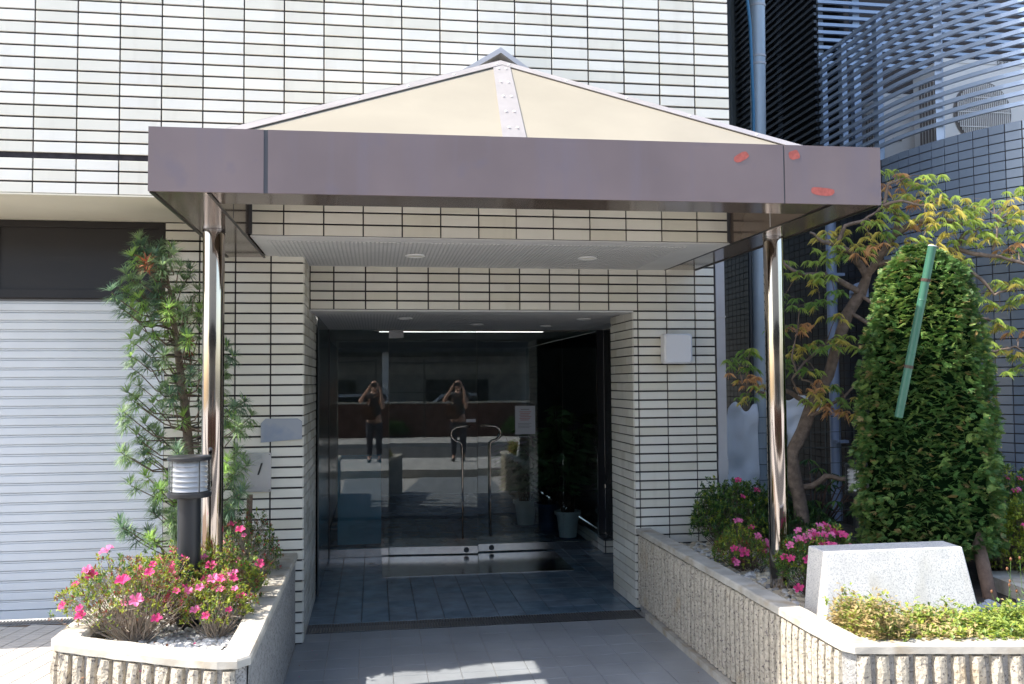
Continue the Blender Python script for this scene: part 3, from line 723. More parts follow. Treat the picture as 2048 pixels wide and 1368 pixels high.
# right planter
PRo = [(3.958, 1.343), (3.958, .3), (3.956, -.8), (3.952, -1.79), (3.985, -1.842), (4.70, -1.965), (5.6, -2.12), (7.6, -2.46)]
PR = thing('planter', 'long concrete planter wall with ribs right of the walkway', 'planter', (4.5, -.4, 0))
PRi = offset_poly(PRo, .122, False)
cap_ring(PRo, PRi, .584, .622, PR, False)
co_ = offset_poly(PRo, .026, False); ci_ = offset_poly(PRo, .105, False); m = MB()
for i in range(len(co_)-1):
    m.hexa([(*co_[i], -.01), (*co_[i+1], -.01), (*ci_[i+1], -.01), (*ci_[i], -.01), (*co_[i], .583), (*co_[i+1], .583), (*ci_[i+1], .583), (*ci_[i], .583)])
m.build('wall', K['aggregate2'], PR)
ribs_along([co_[0], (co_[3][0], co_[3][1])], .055, .570, .0655, .044, .026, PR, K['aggregate'], .05, .35)
ribs_along([co_[4], co_[5], co_[6], co_[7]], .0, .572, .081, .052, .034, PR, K['aggregate'], .03)
bx('base_strip', K['concrete'], PR, 3.930, 3.985, -1.80, 1.04, -.005, .045)
m = MB(); m.prism([(4.06, 1.34), (4.06, -1.72), (7.6, -2.33), (7.6, 1.4), (6.12, 1.4), (6.12, 2.2), (4.735, 2.2), (4.735, 1.34)], .02, .478); m.build('soil', K['soil'], PR)
# pebbles
def regL(r):
    x, y = r.uniform(.6, 1.33), (r.uniform(-1.48, -.6) if r.random() < .6 else r.uniform(-1.48, .72))
    return (x, y) if inpoly(x, y, offset_poly(PLo, .135)) else None
pebbles('pebbles', 'white and grey pebbles filling the left planter', regL, .505, 1700, .0175, [K['stone_w'], K['stone_g']], lambda x, y, r: 0 if r.random() < (.93 if y < -.9 else .5) else 1, 3)
def regR(r):
    x, y = r.uniform(4.08, 5.3), r.uniform(-1.4, 1.3)
    return (x, y) if x < 4.75+.3*r.random() else None
pebbles('pebbles', 'cream pebbles around the right chrome post', regR, .487, 2300, .024, [K['stone_y'], K['stone_w'], K['stone_g']], [6, 3, 1], 5)
pebbles('pebbles', 'blue grey stone chips beside the granite monument', lambda r: (r.uniform(5.15, 6.5), r.uniform(-2.05, -.8)), .483, 900, .024, [K['stone_b'], K['stone_w']], [4, 1], 6)
ss = thing('stepping_stone', 'flat dark stepping stone among cream pebbles', 'stone', (4.376,0.587,0.5))
p = ss.location; m = MB(); q = []
for k in range(12): a = 2*PI*k/12; q.append((p.x+.02+(.20+.02*math.sin(3*a))*math.cos(a), p.y+(.085)*math.sin(a)))
m.prism(q, .47, .512); m.build('slab', K['slate'], ss)

# granite monument
GM = thing('granite_monument', 'low pale granite monument with slanted right end behind ground cover', 'monument', (4.6, -1.2, .48))
fbl = (4.141,-1.3,0.596); a = Vector((4.193,-1.2,0.894)); d = Vector((4.952,-1.2,0.87)); bl = Vector((4.132,-1.2,0.929)); dr = Vector((4.984,-1.3,0.619))
zt_ = a.z; m = MB()
yb = -1.02
vs = [(fbl[0], -1.30, .44), (dr.x+.02, -1.30, .44), (dr.x+.05, yb, .44), (fbl[0]+.01, yb, .44), (a.x, -1.2, zt_), (d.x, -1.2, zt_), (d.x+.0, yb-.02, zt_+.005), (a.x-.01, yb-.02, zt_+.005)]
m.hexa(vs); mo = m.build('stone_block', K['granite'], GM)
bv = mo.modifiers.new('bevel', 'BEVEL'); bv.width = .006; bv.segments = 2
# drain box with lid at the far right
DB = thing('concrete_box', 'low concrete box with round dark lid at right edge', 'concrete box', (6.1, -.7, .48))
m = MB(); m.prism([(5.60, -.98), (6.6, -1.15), (6.7, -.35), (5.68, -.32)], .45, .56); m.build('box', K['concrete'], DB)
m = MB(); m.lathe((6.03, -.66, .561), [(.17, 0), (.17, .008), (.15, .014), (.001, .016)], 28); m.build('lid', K['slate'], DB, smooth=True)

# ---------------------------------------------------------------- bollard lamps
def bollard(x, y, z0, zt_, label):
    t = thing('bollard_lamp', label, 'bollard lamp', (x, y, z0), 'louvred bollard lamps')
    m = MB(); m.tube([(x, y, z0), (x, y, zt_-.20)], .058, 28); m.build('post', K['blackm'], t, smooth=True)
    m = MB(); m.lathe((x, y, zt_-.205), [(.001, 0), (.106, .002), (.110, .008), (.110, .026), (.10, .03), (.001, .031)], 36); m.build('lower_ring', K['blackm'], t, smooth=True)
    m = MB(); m.lathe((x, y, zt_-.012), [(.001, -.004), (.108, -.002), (.110, .002), (.110, .014), (.103, .02), (.001, .026)], 36); m.build('cap', K['blackm'], t, smooth=True)
    for k in range(6):
        zz = zt_-.172+.0262*k; m = MB(); m.lathe((x, y, zz), [(.060, .024), (.072, .020), (.092, .002), (.091, .0), (.060, .010)], 36); m.build('louvre', K['lampw'], t, smooth=True)
    m = MB(); m.tube([(x, y, zt_-.18), (x, y, zt_-.012)], .058, 20); m.build('core', K['lampw'], t, smooth=True)
    m = MB(); m.lathe((x, y, zt_-.178), [(.104, 0), (.104, .165)], 36); m.build('glass_sleeve', K['clear'], t, smooth=True)
    m = MB()
    for a in (.6, 2.2, 3.9, 5.4): m.tube([(x+.1*math.cos(a), y+.1*math.sin(a), zt_-.18), (x+.1*math.cos(a), y+.1*math.sin(a), zt_-.01)], .003, 6)
    m.build('rods', K['blackm'], t)
p = (1,-0.6,1.384); bollard(.998, -.6, .47, 1.385, 'dark louvred bollard lamp in front of the left chrome post')
p = (5.256,0.3,1.176); bollard(p[0], .3, .47, p[2], 'louvred bollard lamp half hidden behind the clipped conifer')

# ---------------------------------------------------------------- neighbouring building
NB = thing('neighbour_building', 'slate blue tiled building with curved wall and steel louvres', 'building', (7, 2, 0))
CX, CY, RR = 8.27, 1.4, 2.14
def arc(th, r=RR): return (CX-r*math.cos(th), CY-r*math.sin(th))
m = MB(); n = 40
outer = [arc(math.radians(110)*k/n, RR-.012) for k in range(n+1)]; inner = [arc(math.radians(110)*k/n, RR-.25) for k in range(n+1)]
for i in range(n): m.hexa([(*outer[i], 0), (*outer[i+1], 0), (*inner[i+1], 0), (*inner[i], 0), (*outer[i], 3.598), (*outer[i+1], 3.598), (*inner[i+1], 3.598), (*inner[i], 3.598)])
m.build('curved_wall', K['bgrout'], NB)
T = TileField(NB, [K['blue_t']], .010)
dth = .115/RR; ZN = [3.6-.0675*k for k in range(50)]; ZN = sorted(z for z in ZN if z > .25)
for k in range(33):
    th = dth*(k+.5); rz = th-PI/2
    for j in range(len(ZN)-1): T.put((*arc(th, RR-.012), (ZN[j]+ZN[j+1])/2), .108, .0608, rz, 0)
T.finish(300)
bx('alley_wall', K['bgrout'], NB, 6.142, 6.4, 1.40, 12, 0, 3.598)
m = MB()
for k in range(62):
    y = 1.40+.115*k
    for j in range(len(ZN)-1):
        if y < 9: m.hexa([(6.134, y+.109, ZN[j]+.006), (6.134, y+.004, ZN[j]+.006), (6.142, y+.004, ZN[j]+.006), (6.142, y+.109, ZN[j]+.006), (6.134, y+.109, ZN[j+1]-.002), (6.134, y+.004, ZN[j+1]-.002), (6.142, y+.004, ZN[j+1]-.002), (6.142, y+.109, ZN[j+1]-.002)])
m.build('dark_tile_field', K['shade_t'], NB, kind='stuff')
bx('upper_block', K['bgrout'], NB, 6.5, 14, 4.9, 12, 0, 11)
bx('end_strip', K['greytile'], NB, 6.1, 6.5, 4.42, 12, 3.6, 11)
bx('louvre_shade_sheet', K['black'], NB, 6.45, 6.5, 2.6, 4.4, 3.6, 9)  # black sheet in place of the shade behind the receding louvres
bx('terrace', K['bgrout'], NB, 6.4, 12, 1.9, 4.9, 3.4, 3.5)
bx('back_shade_sheet', K['black'], NB, 6.5, 14, 4.6, 4.9, 3.5, 5.25)  # black sheet added so the gaps between the fins stay dark
# curved fence: fins follow the wall
def path_fence():
    p = [arc(math.radians(110)*k/36, RR-.03) for k in range(36, -1, -1)]; p += [(6.16, 1.4+.36*k) for k in range(1, 4)]; return p
pf = path_fence()
def fin(path, z, h, d, name, mt):
    m = MB(); n = len(path); off = offset_poly(path, -d, False)
    vs = []
    for (a, b_) in zip(path, off): vs += [(a[0], a[1], z), (a[0], a[1], z+h), (b_[0], b_[1], z+h), (b_[0], b_[1], z)]
    fs = []
    for i in range(n-1):
        for q in range(4): fs.append((i*4+q, i*4+(q+1) % 4, (i+1)*4+(q+1) % 4, (i+1)*4+q))
    fs += [(0, 3, 2, 1), ((n-1)*4, (n-1)*4+1, (n-1)*4+2, (n-1)*4+3)]
    m.add(vs, fs); return m.build(name, mt, NB)
for k in range(16): fin(pf, 3.715+.0745*k, .030, .028, 'louvre_fin', K['louver'])
for th in (16, 36.0, 62, 88):
    x, y = arc(math.radians(th), RR-.085); m = MB(); m.tube([(x, y, 3.5), (x, y, 4.86)], .037, 4); m.build('fence_post', K['louver'], NB)
for y in (1.52, 2.1, 2.46):
    bx('fence_post', K['louver'], NB, 6.19, 6.24, y, y+.07, 3.5, 4.86)
# tall receding louvres and frontal screen
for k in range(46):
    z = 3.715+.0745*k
    bx('louvre_fin', K['louver_shade'], NB, 6.135, 6.165, 2.50, 4.40, z, z+.028)
for k in range(26):
    z = 4.80+.0745*k
    bx('louvre_fin', K['louver'], NB, 6.17, 12, 2.48, 2.51, z, z+.030)
for y in (2.5, 3.4, 4.34): bx('screen_post', K['louver_shade'], NB, 6.18, 6.23, y, y+.06, 3.5, 7.4)
for x in (6.55, 7.9, 9.2): bx('screen_post', K['louver'], NB, x, x+.07, 2.52, 2.59, 3.5, 6.9)
# air conditioners behind the fence
def ac(x0, x1, y0, y1, z0, z1, label, fan):
    t = thing('air_conditioner', label, 'air conditioner', ((x0+x1)/2, y0, z0), 'outdoor units on the terrace')
    bx('case', K['acw'], t, x0, x1, y0, y1, z0, z1); bx('top_lip', K['acw'], t, x0-.006, x1+.006, y0-.006, y1, z1-.03, z1+.004)
    m = MB()
    for k in range(int((y1-y0-.1)/.045)): y = y0+.06+.045*k; m.box(x0-.008, x0-.001, y, y+.022, z0+.12, z1-.12)
    m.build('side_slots', K['acd'], t, kind='stuff')
    if fan:
        cx, cz, r = fan
        m = MB(); m.lathe((0, 0, 0), [(.001, 0), (r, 0), (r+.012, .004), (r+.02, 0)], 32)
        vs = [(cx+v[0], y0-.004-v[2], cz+v[1]) for v in m.v]; m.v = vs; m.build('fan_opening', K['acd'], t)
        m = MB(); k = -r
        while k < r:
            h = math.sqrt(max(0, r*r-k*k)); m.box(cx+k, cx+k+.007, y0-.02, y0-.012, cz-h, cz+h); k += .019
        for q in (-.5, 0, .5): h = math.sqrt(r*r-(q*r)**2); m.box(cx-h, cx+h, y0-.024, y0-.018, cz+q*r-.004, cz+q*r+.004)
        m.build('fan_grille', K['acw'], t, kind='stuff')
    return t
A1 = ac(6.93, 7.95, 1.7, 2.15, 3.5, 4.60, 'large ivory air conditioner with round fan grille', (7.296, 4.128, .265))
q = (7.53,1.69,4.578); text('unit_marking', '\u5e97\u8217-1', .062, (q[0], 1.685, q[2]), K['inkb'], A1)
A2 = ac(6.72, 7.05, 2.3, 2.7, 3.5, 4.47, 'smaller ivory air conditioner behind the curved louvres', None)
bx('handle_slot', K['acd'], A2, 6.80, 6.89, 2.292, 2.299, 4.02, 4.05)

# ---------------------------------------------------------------- alley things
UP = thing('utility_pole', 'pale grey steel pole with blue cable in the alley', 'pole', (5.31, 2.0, .45))
m = MB(); m.tube([(5.275, 2, .45), (5.30, 2, 2.2), (5.34, 2, 5.2), (5.37, 2, 7.5)], .066, 24); m.build('shaft', K['pipe'], UP, smooth=True)
for z in (4.57, 4.64, 5.1): m = MB(); m.tube([(5.333+.012*(z-4.57), 2, z), (5.333+.012*(z-4.57), 2, z+.018)], .071, 20); m.build('band', K['alu'], UP, smooth=True)
m = MB(); m.tube([(5.245, 1.93, 3.6), (5.25, 1.93, 4.2), (5.235, 1.93, 4.9), (5.20, 1.93, 5.3), (5.22, 1.93, 6.5), (5.25, 1.93, 7.5)], .014, 8); m.build('cable', K['cable'], UP, smooth=True)
m = MB(); m.tube([(5.205, 1.99, .45), (5.215, 1.99, 3.2)], .020, 10); m.build('black_conduit', K['blackm'], UP, smooth=True)
DPp = thing('drain_pipe', 'pale blue vertical drain pipe on the shaded alley wall', 'pipe', (6.07, 2.15, .5))
m = MB(); m.tube([(6.07, 2.15, .5), (6.07, 2.15, 3.3)], .047, 20); m.build('pipe', K['pipe_b'], DPp, smooth=True)
for z in (2.70, 1.2): bx('bracket', K['pipe_b'], DPp, 6.02, 6.133, 2.03, 2.10, z, z+.025)
VH = thing('vent_hood', 'small pale blue vent hood on the shaded alley wall', 'vent hood', (6.1, 1.71, 2.55))
m = MB()
for k in range(8):
    a0, a1 = PI*k/16, PI*(k+1)/16
    m.add([(6.13-.10*math.sin(a0)*1, 1.64, 2.49+.10*math.cos(a0)+.02), (6.13-.10*math.sin(a1), 1.64, 2.49+.10*math.cos(a1)+.02), (6.13-.10*math.sin(a1), 1.78, 2.49+.10*math.cos(a1)+.02), (6.13-.10*math.sin(a0), 1.78, 2.49+.10*math.cos(a0)+.02)], [(0, 1, 2, 3)])
for y in (1.64, 1.78): m.add([(6.13, y, 2.47)]+[(6.13-.10*math.sin(PI*k/16), y, 2.51+.10*math.cos(PI*k/16)) for k in range(9)]+[(6.03, y, 2.47)], [tuple(range(11))])
m.build('hood', K['pipe_b'], VH, smooth=True)
WF = thing('wire_fence', 'low wire mesh fence across the alley', 'fence', (5.4, 1.9, .48))
m = MB()
for k in range(11): m.tube([(4.76+.135*k, 1.9, .45), (4.76+.135*k, 1.9, 1.50+.02*math.sin(k*2))], .003, 5)
for k in range(8): m.tube([(4.75, 1.895, .50+.135*k), (6.12, 1.895, .50+.135*k)], .003, 5)
m.build('wires', K['wire'], WF, kind='stuff')
def cloth(name, label, fn, nu, nv):
    m = MB(); vs = [fn(i/nu, j/nv) for j in range(nv+1) for i in range(nu+1)]; fs = [(j*(nu+1)+i, j*(nu+1)+i+1, (j+1)*(nu+1)+i+1, (j+1)*(nu+1)+i) for j in range(nv) for i in range(nu)]
    m.add(vs, fs); o = m.build(name, K['sheet'], None, smooth=True, label=label, cat='plastic sheet')
    s = o.modifiers.new('thickness', 'SOLIDIFY'); s.thickness = .002; return o
def sh1(u, v):
    top = 1.50-.42*max(0, 1-abs(u-.28)/.16)+.05*math.sin(u*14)-.10*max(0, u-.9)*4+.06*u
    x = 4.73+.46*u; z = .50+(top-.50)*v; n = noise.noise_vector(Vector((x*7, z*5, 1)))
    return (x+n.x*.02*v, 1.84+n.y*.05, z+n.z*.012)
def sh2(u, v):
    x = 5.40+.31*u+.05*v; top = 1.62-.025*math.sin(u*9); z = top-(.44*(1-u)**.8+.03)*v; n = noise.noise_vector(Vector((x*8, z*7, 5)))
    return (x+n.x*.02, 1.80+n.y*.05, z+n.z*.015)
cloth('plastic_sheet', 'tall crumpled white plastic sheet hung on the mesh beside the pier', sh1, 34, 26)
cloth('plastic_sheet', 'white plastic sheet drooping right of the chrome post', sh2, 24, 18)

# ---------------------------------------------------------------- vegetation
def leaf_at(m, p, d, up, L, W, mi, fold=.25, droop=0):
    d = d.normalized(); s = d.cross(up)
    if s.length < 1e-3: s = d.orthogonal()
    s.normalize(); n = s.cross(d)
    a = p; b_ = p+d*L*.5+s*W/2+n*W*fold; c = p+d*L-n*L*droop; e = p+d*L*.5-s*W/2+n*W*fold
    m.add([a, b_, c, e], [(0, 1, 2), (0, 2, 3)], mi)
def rv(r=random): 
    while 1:
        v = Vector((r.uniform(-1, 1), r.uniform(-1, 1), r.uniform(-1, 1)))
        if .05 < v.length < 1: return v.normalized()
_fl = None
def flower_mesh(mt, seed):
    rnd = random.Random(seed); m = MB()
    for k in range(5):
        a = 2*PI*k/5+rnd.uniform(-.12, .12); d = Vector((math.cos(a), math.sin(a), .0)); s = Vector((-d.y, d.x, 0)); L = rnd.uniform(.027, .033); W = L*.78
        pts = [Vector((0, 0, -.006)), d*L*.45+s*W*.40+Vector((0, 0, .008)), d*L*.8+s*W*.42+Vector((0, 0, .013)), d*L*1.02+Vector((0, 0, .006+rnd.uniform(-.006, .006))), d*L*.8-s*W*.42+Vector((0, 0, .013)), d*L*.45-s*W*.40+Vector((0, 0, .008)), d*L*.6+Vector((0, 0, .006))]
        m.add(pts, [(0, 1, 6), (1, 2, 6), (2, 3, 6), (3, 4, 6), (4, 5, 6), (5, 0, 6)])
    for k in range(4):
        a = rnd.uniform(0, 6.28); d = Vector((math.cos(a)*.35, math.sin(a)*.35, 1)).normalized(); e = d.orthogonal().normalized()*.0007
        m.add([e, -e, d*.024], [(0, 1, 2)])
    return m.mesh('flower', mt)
FM = [flower_mesh(K['petal'], 1), flower_mesh(K['petal2'], 2), flower_mesh(K['petal'], 3)]
def azalea(name, label, c, rx_, ry_, h, tips, nfl, cols, seed, bare=0., leafL=.021, lps=6, buds=0, lean=(0, 0), vase=0., spread=.3, fs=1.):
    """c = base centre; cols = [(material, weight)...]"""
    rnd = random.Random(seed); c = Vector(c); t = thing(name, label, 'shrub', c, 'azalea shrubs in the planters')
    tw = MB(); lf = MB(); mats = [K[k] for k, _ in cols]; wts = [w_ for _, w_ in cols]; heads = []
    stems = [c+Vector((rnd.uniform(-spread, spread)*rx_, rnd.uniform(-spread, spread)*ry_, 0)) for _ in range(7)]
    for i in range(tips):
        a = rnd.uniform(0, 2*PI); r = rnd.random()**.5; hz = math.sqrt(max(0, 1-r*r*.8))
        k = rnd.uniform(.55, 1.05) if rnd.random() < .5 else rnd.uniform(.85, 1.05)
        lump = 1+.25*noise.noise(Vector((math.cos(a)*2+seed, math.sin(a)*2, r*2)))
        tip = c+Vector((math.cos(a)*r*rx_*lump+lean[0]*hz, math.sin(a)*r*ry_*lump+lean[1]*hz, h*(vase+(1-vase)*hz*k*lump)))
        if tip.z < c.z+.02: tip.z = c.z+.02+rnd.random()*.05
        s = rnd.choice(stems); mid = s.lerp(tip, .55)+Vector((rnd.uniform(-.03, .03), rnd.uniform(-.03, .03), -.01*h))
        if i % 3 == 0 or (bare > .2 and rnd.random() < .2): tw.tube([s, mid+rv(rnd)*.02, tip], [.0032, .0018, .0009], 4, cap=False)
        d = (tip-mid).normalized()
        if rnd.random() < bare:
            for _ in range(3):
                e = mid.lerp(tip, rnd.uniform(.2, .9)); tw.tube([e, e+(d+rv(rnd)*.9).normalized()*rnd.uniform(.04, .10)], [.0014, .0007], 3, cap=False)
            continue
        mi = rnd.choices(range(len(mats)), wts)[0]
        ring = lps+rnd.randint(0, 4)
        for q in range(ring):
            v = (d*.45+rv(rnd)*.9).normalized(); v.z += .12
            leaf_at(lf, tip+rv(rnd)*.006, v, Vector((0, 0, 1)), leafL*rnd.uniform(.7, 1.25), leafL*.42, mi if rnd.random() < .8 else rnd.randrange(len(mats)), rnd.uniform(.05, .4))
        for q in range(3):
            e = mid.lerp(tip, rnd.uniform(.45, .95)); leaf_at(lf, e, (rv(rnd)+Vector((0, 0, .3))), Vector((0, 0, 1)), leafL*rnd.uniform(.6, 1.1), leafL*.4, rnd.choices(range(len(mats)), wts)[0], .2)
        heads.append((tip, d))
    if rnd: pass
    tw.build('twigs', K['twig'] if bare > .1 else K['bark'], t, kind='stuff'); lf.build('foliage', mats, t, kind='stuff')
    out = sorted(heads, key=lambda q: -(q[0].z*.8-(q[0].y)*.9+rnd.random()*.4))
    pool = out[:max(nfl*3, 12)]; rnd.shuffle(pool)
    for tip, d in pool[:nfl]:
        f = (d+Vector((rnd.uniform(-.4, .3), -.9, .5))+rv(rnd)*.35).normalized(); q = Vector((0, 0, 1)).rotation_difference(f)
        o = bpy.data.objects.new('flower', rnd.choice(FM)); COL.objects.link(o); o.parent = t; o.location = tip+f*.012-c
        o.rotation_euler = q.to_euler(); sc = fs*rnd.uniform(.55, 1.05); o.scale = (sc, sc, sc)
    if buds:
        m = MB()
        for tip, d in heads[:buds]:
            f = (d+rv(rnd)*.3).normalized(); L = rnd.uniform(.014, .024); s = f.orthogonal().normalized()*.0035; s2 = f.cross(s).normalized()*.0035
            m.add([tip, tip+f*L*.5+s, tip+f*L*.5+s2, tip+f*L*.5-s, tip+f*L*.5-s2, tip+f*L], [(0,1,2),(0,2,3),(0,3,4),(0,4,1),(5,2,1),(5,3,2),(5,4,3),(5,1,4)])
        m.build('buds', K['bud'], t, kind='stuff')
    return t
mixA = [('leaf', 3), ('leaf_y', 4), ('leaf_r', 2.2)]
azalea('azalea_bush', 'sprawling azalea with bare twigs at the left planter corner', (.80, -.84, .49), .34, .26, .42, 560, 15, mixA, 11, bare=.20, buds=70, lean=(-.06, .0), vase=.20, spread=.10, fs=1.15)
azalea('azalea_bush', 'pink flowering azalea in the middle of the left planter', (1.03, -.52, .49), .36, .32, .40, 900, 26, mixA, 12, bare=.07, buds=90, vase=.12)
azalea('azalea_bush', 'low azalea with lime leaves at the front right of left planter', (1.18, -.84, .49), .18, .17, .33, 230, 10, [('leaf', 2), ('leaf_y', 5), ('leaf_r', 1)], 13, bare=.12, buds=18, vase=.12, spread=.15)
azalea('azalea_bush', 'budding azalea behind the left chrome post by the tiled pier', (1.17, .18, .49), .22, .36, .50, 520, 6, [('leaf', 5), ('leaf_d', 3), ('leaf_r', 2), ('leaf_y', 1)], 14, bare=.12, leafL=.019, buds=70)
azalea('azalea_bush', 'small azalea under the umbrella pine', (.78, -.15, .49), .28, .30, .32, 340, 8, mixA, 15, bare=.1, buds=40)
azalea('azalea_bush', 'round dark green bush against the right tiled pier', (4.62, .98, .47), .34, .30, .52, 1100, 3, [('leaf', 5), ('leaf_d', 4), ('leaf_y', .6)], 21, leafL=.026, lps=7)
azalea('azalea_bush', 'dark green bush behind the right chrome post', (5.05, .95, .47), .34, .3, .36, 800, 1, [('leaf_d', 5), ('leaf', 3)], 22, leafL=.026, lps=7)
azalea('azalea_bush', 'pink flowering azalea left of the right chrome post', (4.42, .30, .47), .20, .28, .30, 430, 13, [('leaf', 4), ('leaf_y', 3), ('leaf_r', .8)], 23, leafL=.022, buds=25, lean=(-.05, 0), fs=1.3)
azalea('azalea_bush', 'dense pink azalea between chrome post and granite monument', (4.53, -.52, .47), .25, .26, .42, 640, 48, [('leaf', 5), ('leaf_y', 2), ('leaf_d', 1)], 24, leafL=.023, buds=20, fs=1.35)
azalea('azalea_bush', 'low dark bush behind the granite monument', (5.15, .05, .47), .36, .25, .22, 420, 4, [('leaf_d', 4), ('leaf', 4)], 25, leafL=.024)
azalea('azalea_bush', 'tall green bush at the right edge below the blue wall', (6.12, .10, .47), .30, .34, .66, 1100, 5, [('leaf_d', 2), ('leaf', 5), ('leaf_y', 2)], 26, leafL=.026, lps=7)
azalea('azalea_bush', 'yellow green bush at the right edge', (6.02, -.30, .47), .32, .26, .50, 900, 5, [('leaf', 3), ('leaf_y', 8)], 27, leafL=.025, lps=7, fs=1.3)  # extra young leaves brighten the bush in place of sunlight
azalea('azalea_bush', 'small pink azalea by the stone chips at far right', (5.62, -1.35, .47), .15, .14, .12, 130, 4, [('leaf', 4), ('leaf_y', 2)], 28, leafL=.024)

# umbrella pine in the left planter
UPN = thing('umbrella_pine', 'slender umbrella pine with whorled needles beside the shutter', 'tree', (.84, .32, .47))
tr = [Vector((.86, .32, .46)), Vector((.845, .33, .9)), Vector((.81, .35, 1.36)), Vector((.78, .34, 1.68)), Vector((.735, .34, 2.0)), Vector((.70, .33, 2.3)), Vector((.66, .33, 2.5))]
m = MB(); m.tube(tr, [.036, .033, .029, .026, .020, .013, .006], 10); m.build('trunk', K['bark'], UPN, smooth=True)
def xr(z):
    tb = [(.80, .46, .95), (.95, .44, 1.15), (1.18, .44, 1.24), (1.45, .43, 1.22), (1.75, .42, 1.20), (1.98, .40, 1.12), (2.10, .38, .90), (2.35, .38, .88), (2.52, .42, .84), (2.66, .46, .78)]
    for i in range(len(tb)-1):
        if tb[i][0] <= z <= tb[i+1][0]:
            t = (z-tb[i][0])/(tb[i+1][0]-tb[i][0]); return tb[i][1]+(tb[i+1][1]-tb[i][1])*t, tb[i][2]+(tb[i+1][2]-tb[i][2])*t
    return .5, .8
rnd = random.Random(77); tips = []; tries = 0
while len(tips) < 185 and tries < 9000:
    tries += 1; z = rnd.uniform(.82, 2.64); a, b_ = xr(z); x = rnd.uniform(a+.03, b_-.03); y = rnd.uniform(.02, .58)
    if x > .9 and z > 2.5: continue
    p = Vector((x, y, z))
    if all((p-q).length > .073 for q in tips): tips.append(p)
tips += [Vector((.50, .3, 2.60)), Vector((.515, .3, 2.66)), Vector((.70, .3, 2.62)), Vector((.40, .3, 2.36))]
m = MB(); nm = MB()
for p in tips:
    zt2 = max(.55, p.z-rnd.uniform(.05, .2)); k = 0
    while k < len(tr)-2 and tr[k+1].z < zt2: k += 1
    t = min(1, max(0, (zt2-tr[k].z)/(tr[k+1].z-tr[k].z))); s = tr[k].lerp(tr[k+1], t)
    mid = s.lerp(p, .55)+Vector((rnd.uniform(-.03, .03), rnd.uniform(-.03, .03), -.06)); m2_ = s.lerp(p, .85)+Vector((rnd.uniform(-.015, .015), 0, -.02))
    m.tube([s, mid, m2_, p], [.006, .0042, .003, .0022], 5, cap=False)
    d = (p-m2_).normalized(); d = (d+Vector((0, 0, .9))).normalized()
    col = rnd.choices([0, 1, 2, 3], [5, 2.2, 4, .18])[0]
    for w_ in range(rnd.choice([3, 3, 4])):
        o = p-d*.022*w_+rv(rnd)*.008; e1 = d.orthogonal().normalized(); e2 = d.cross(e1); nn = rnd.randint(26, 36); op = rnd.uniform(.5, 1.1) if w_ == 0 else rnd.uniform(-.35, .35)
        for q in range(nn):
            a = 2*PI*q/nn+rnd.uniform(-.15, .15); v = (e1*math.cos(a)+e2*math.sin(a)+d*(op+rnd.uniform(-.25, .25))).normalized(); L = rnd.uniform(.062, .098)
            sd = v.cross(Vector((0, 0, 1)));  sd = sd.normalized()*.0031 if sd.length > 1e-3 else Vector((.0019, 0, 0)); tipp = o+v*L+Vector((0, 0, -.010*rnd.random()))
            midp = o+v*L*.55+Vector((0, 0, .006)); cc = col if rnd.random() < .85 else rnd.choice([0, 1, 2])
            nm.add([o-sd*.5, o+sd*.5, midp+sd, midp-sd, tipp], [(0, 1, 2, 3), (3, 2, 4)], cc)
m.build('branches', K['bark'], UPN); nm.build('needles', [K['needle'], K['needle_y'], K['needle_d'], K['needle_r']], UPN, kind='stuff')
SK = thing('garden_stake', 'short wooden stake behind the umbrella pine', 'stake', (1.14, .55, .47))
m = MB(); m.tube([(1.135, .55, .47), (1.15, .56, 1.05)], .019, 8); m.build('stake', K['stake'], SK, smooth=True)

# clipped conifer with green pole and wooden stake
CF = thing('clipped_conifer', 'tall clipped conifer with dense dark green foliage', 'tree', (5.43, -.22, .47))
cc = Vector((5.405, -.22, 0))
def crad(z):
    tb = [(.66, .36), (.75, .425), (.95, .455), (1.2, .455), (1.5, .44), (1.8, .41), (2.1, .365), (2.3, .315), (2.45, .25), (2.56, .17), (2.64, .04)]
    for i in range(len(tb)-1):
        if tb[i][0] <= z <= tb[i+1][0]: t = (z-tb[i][0])/(tb[i+1][0]-tb[i][0]); return tb[i][1]+(tb[i+1][1]-tb[i][1])*t
    return .05
m = MB(); m.tube([(5.43, -.22, .46), (5.43, -.22, 1.2)], .04, 10); m.build('trunk', K['bark_d'], CF, smooth=True)
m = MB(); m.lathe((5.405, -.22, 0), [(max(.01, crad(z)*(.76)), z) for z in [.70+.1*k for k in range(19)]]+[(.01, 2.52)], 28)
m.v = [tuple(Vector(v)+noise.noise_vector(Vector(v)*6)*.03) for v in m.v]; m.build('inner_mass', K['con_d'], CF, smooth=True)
m = MB(); rnd = random.Random(5)
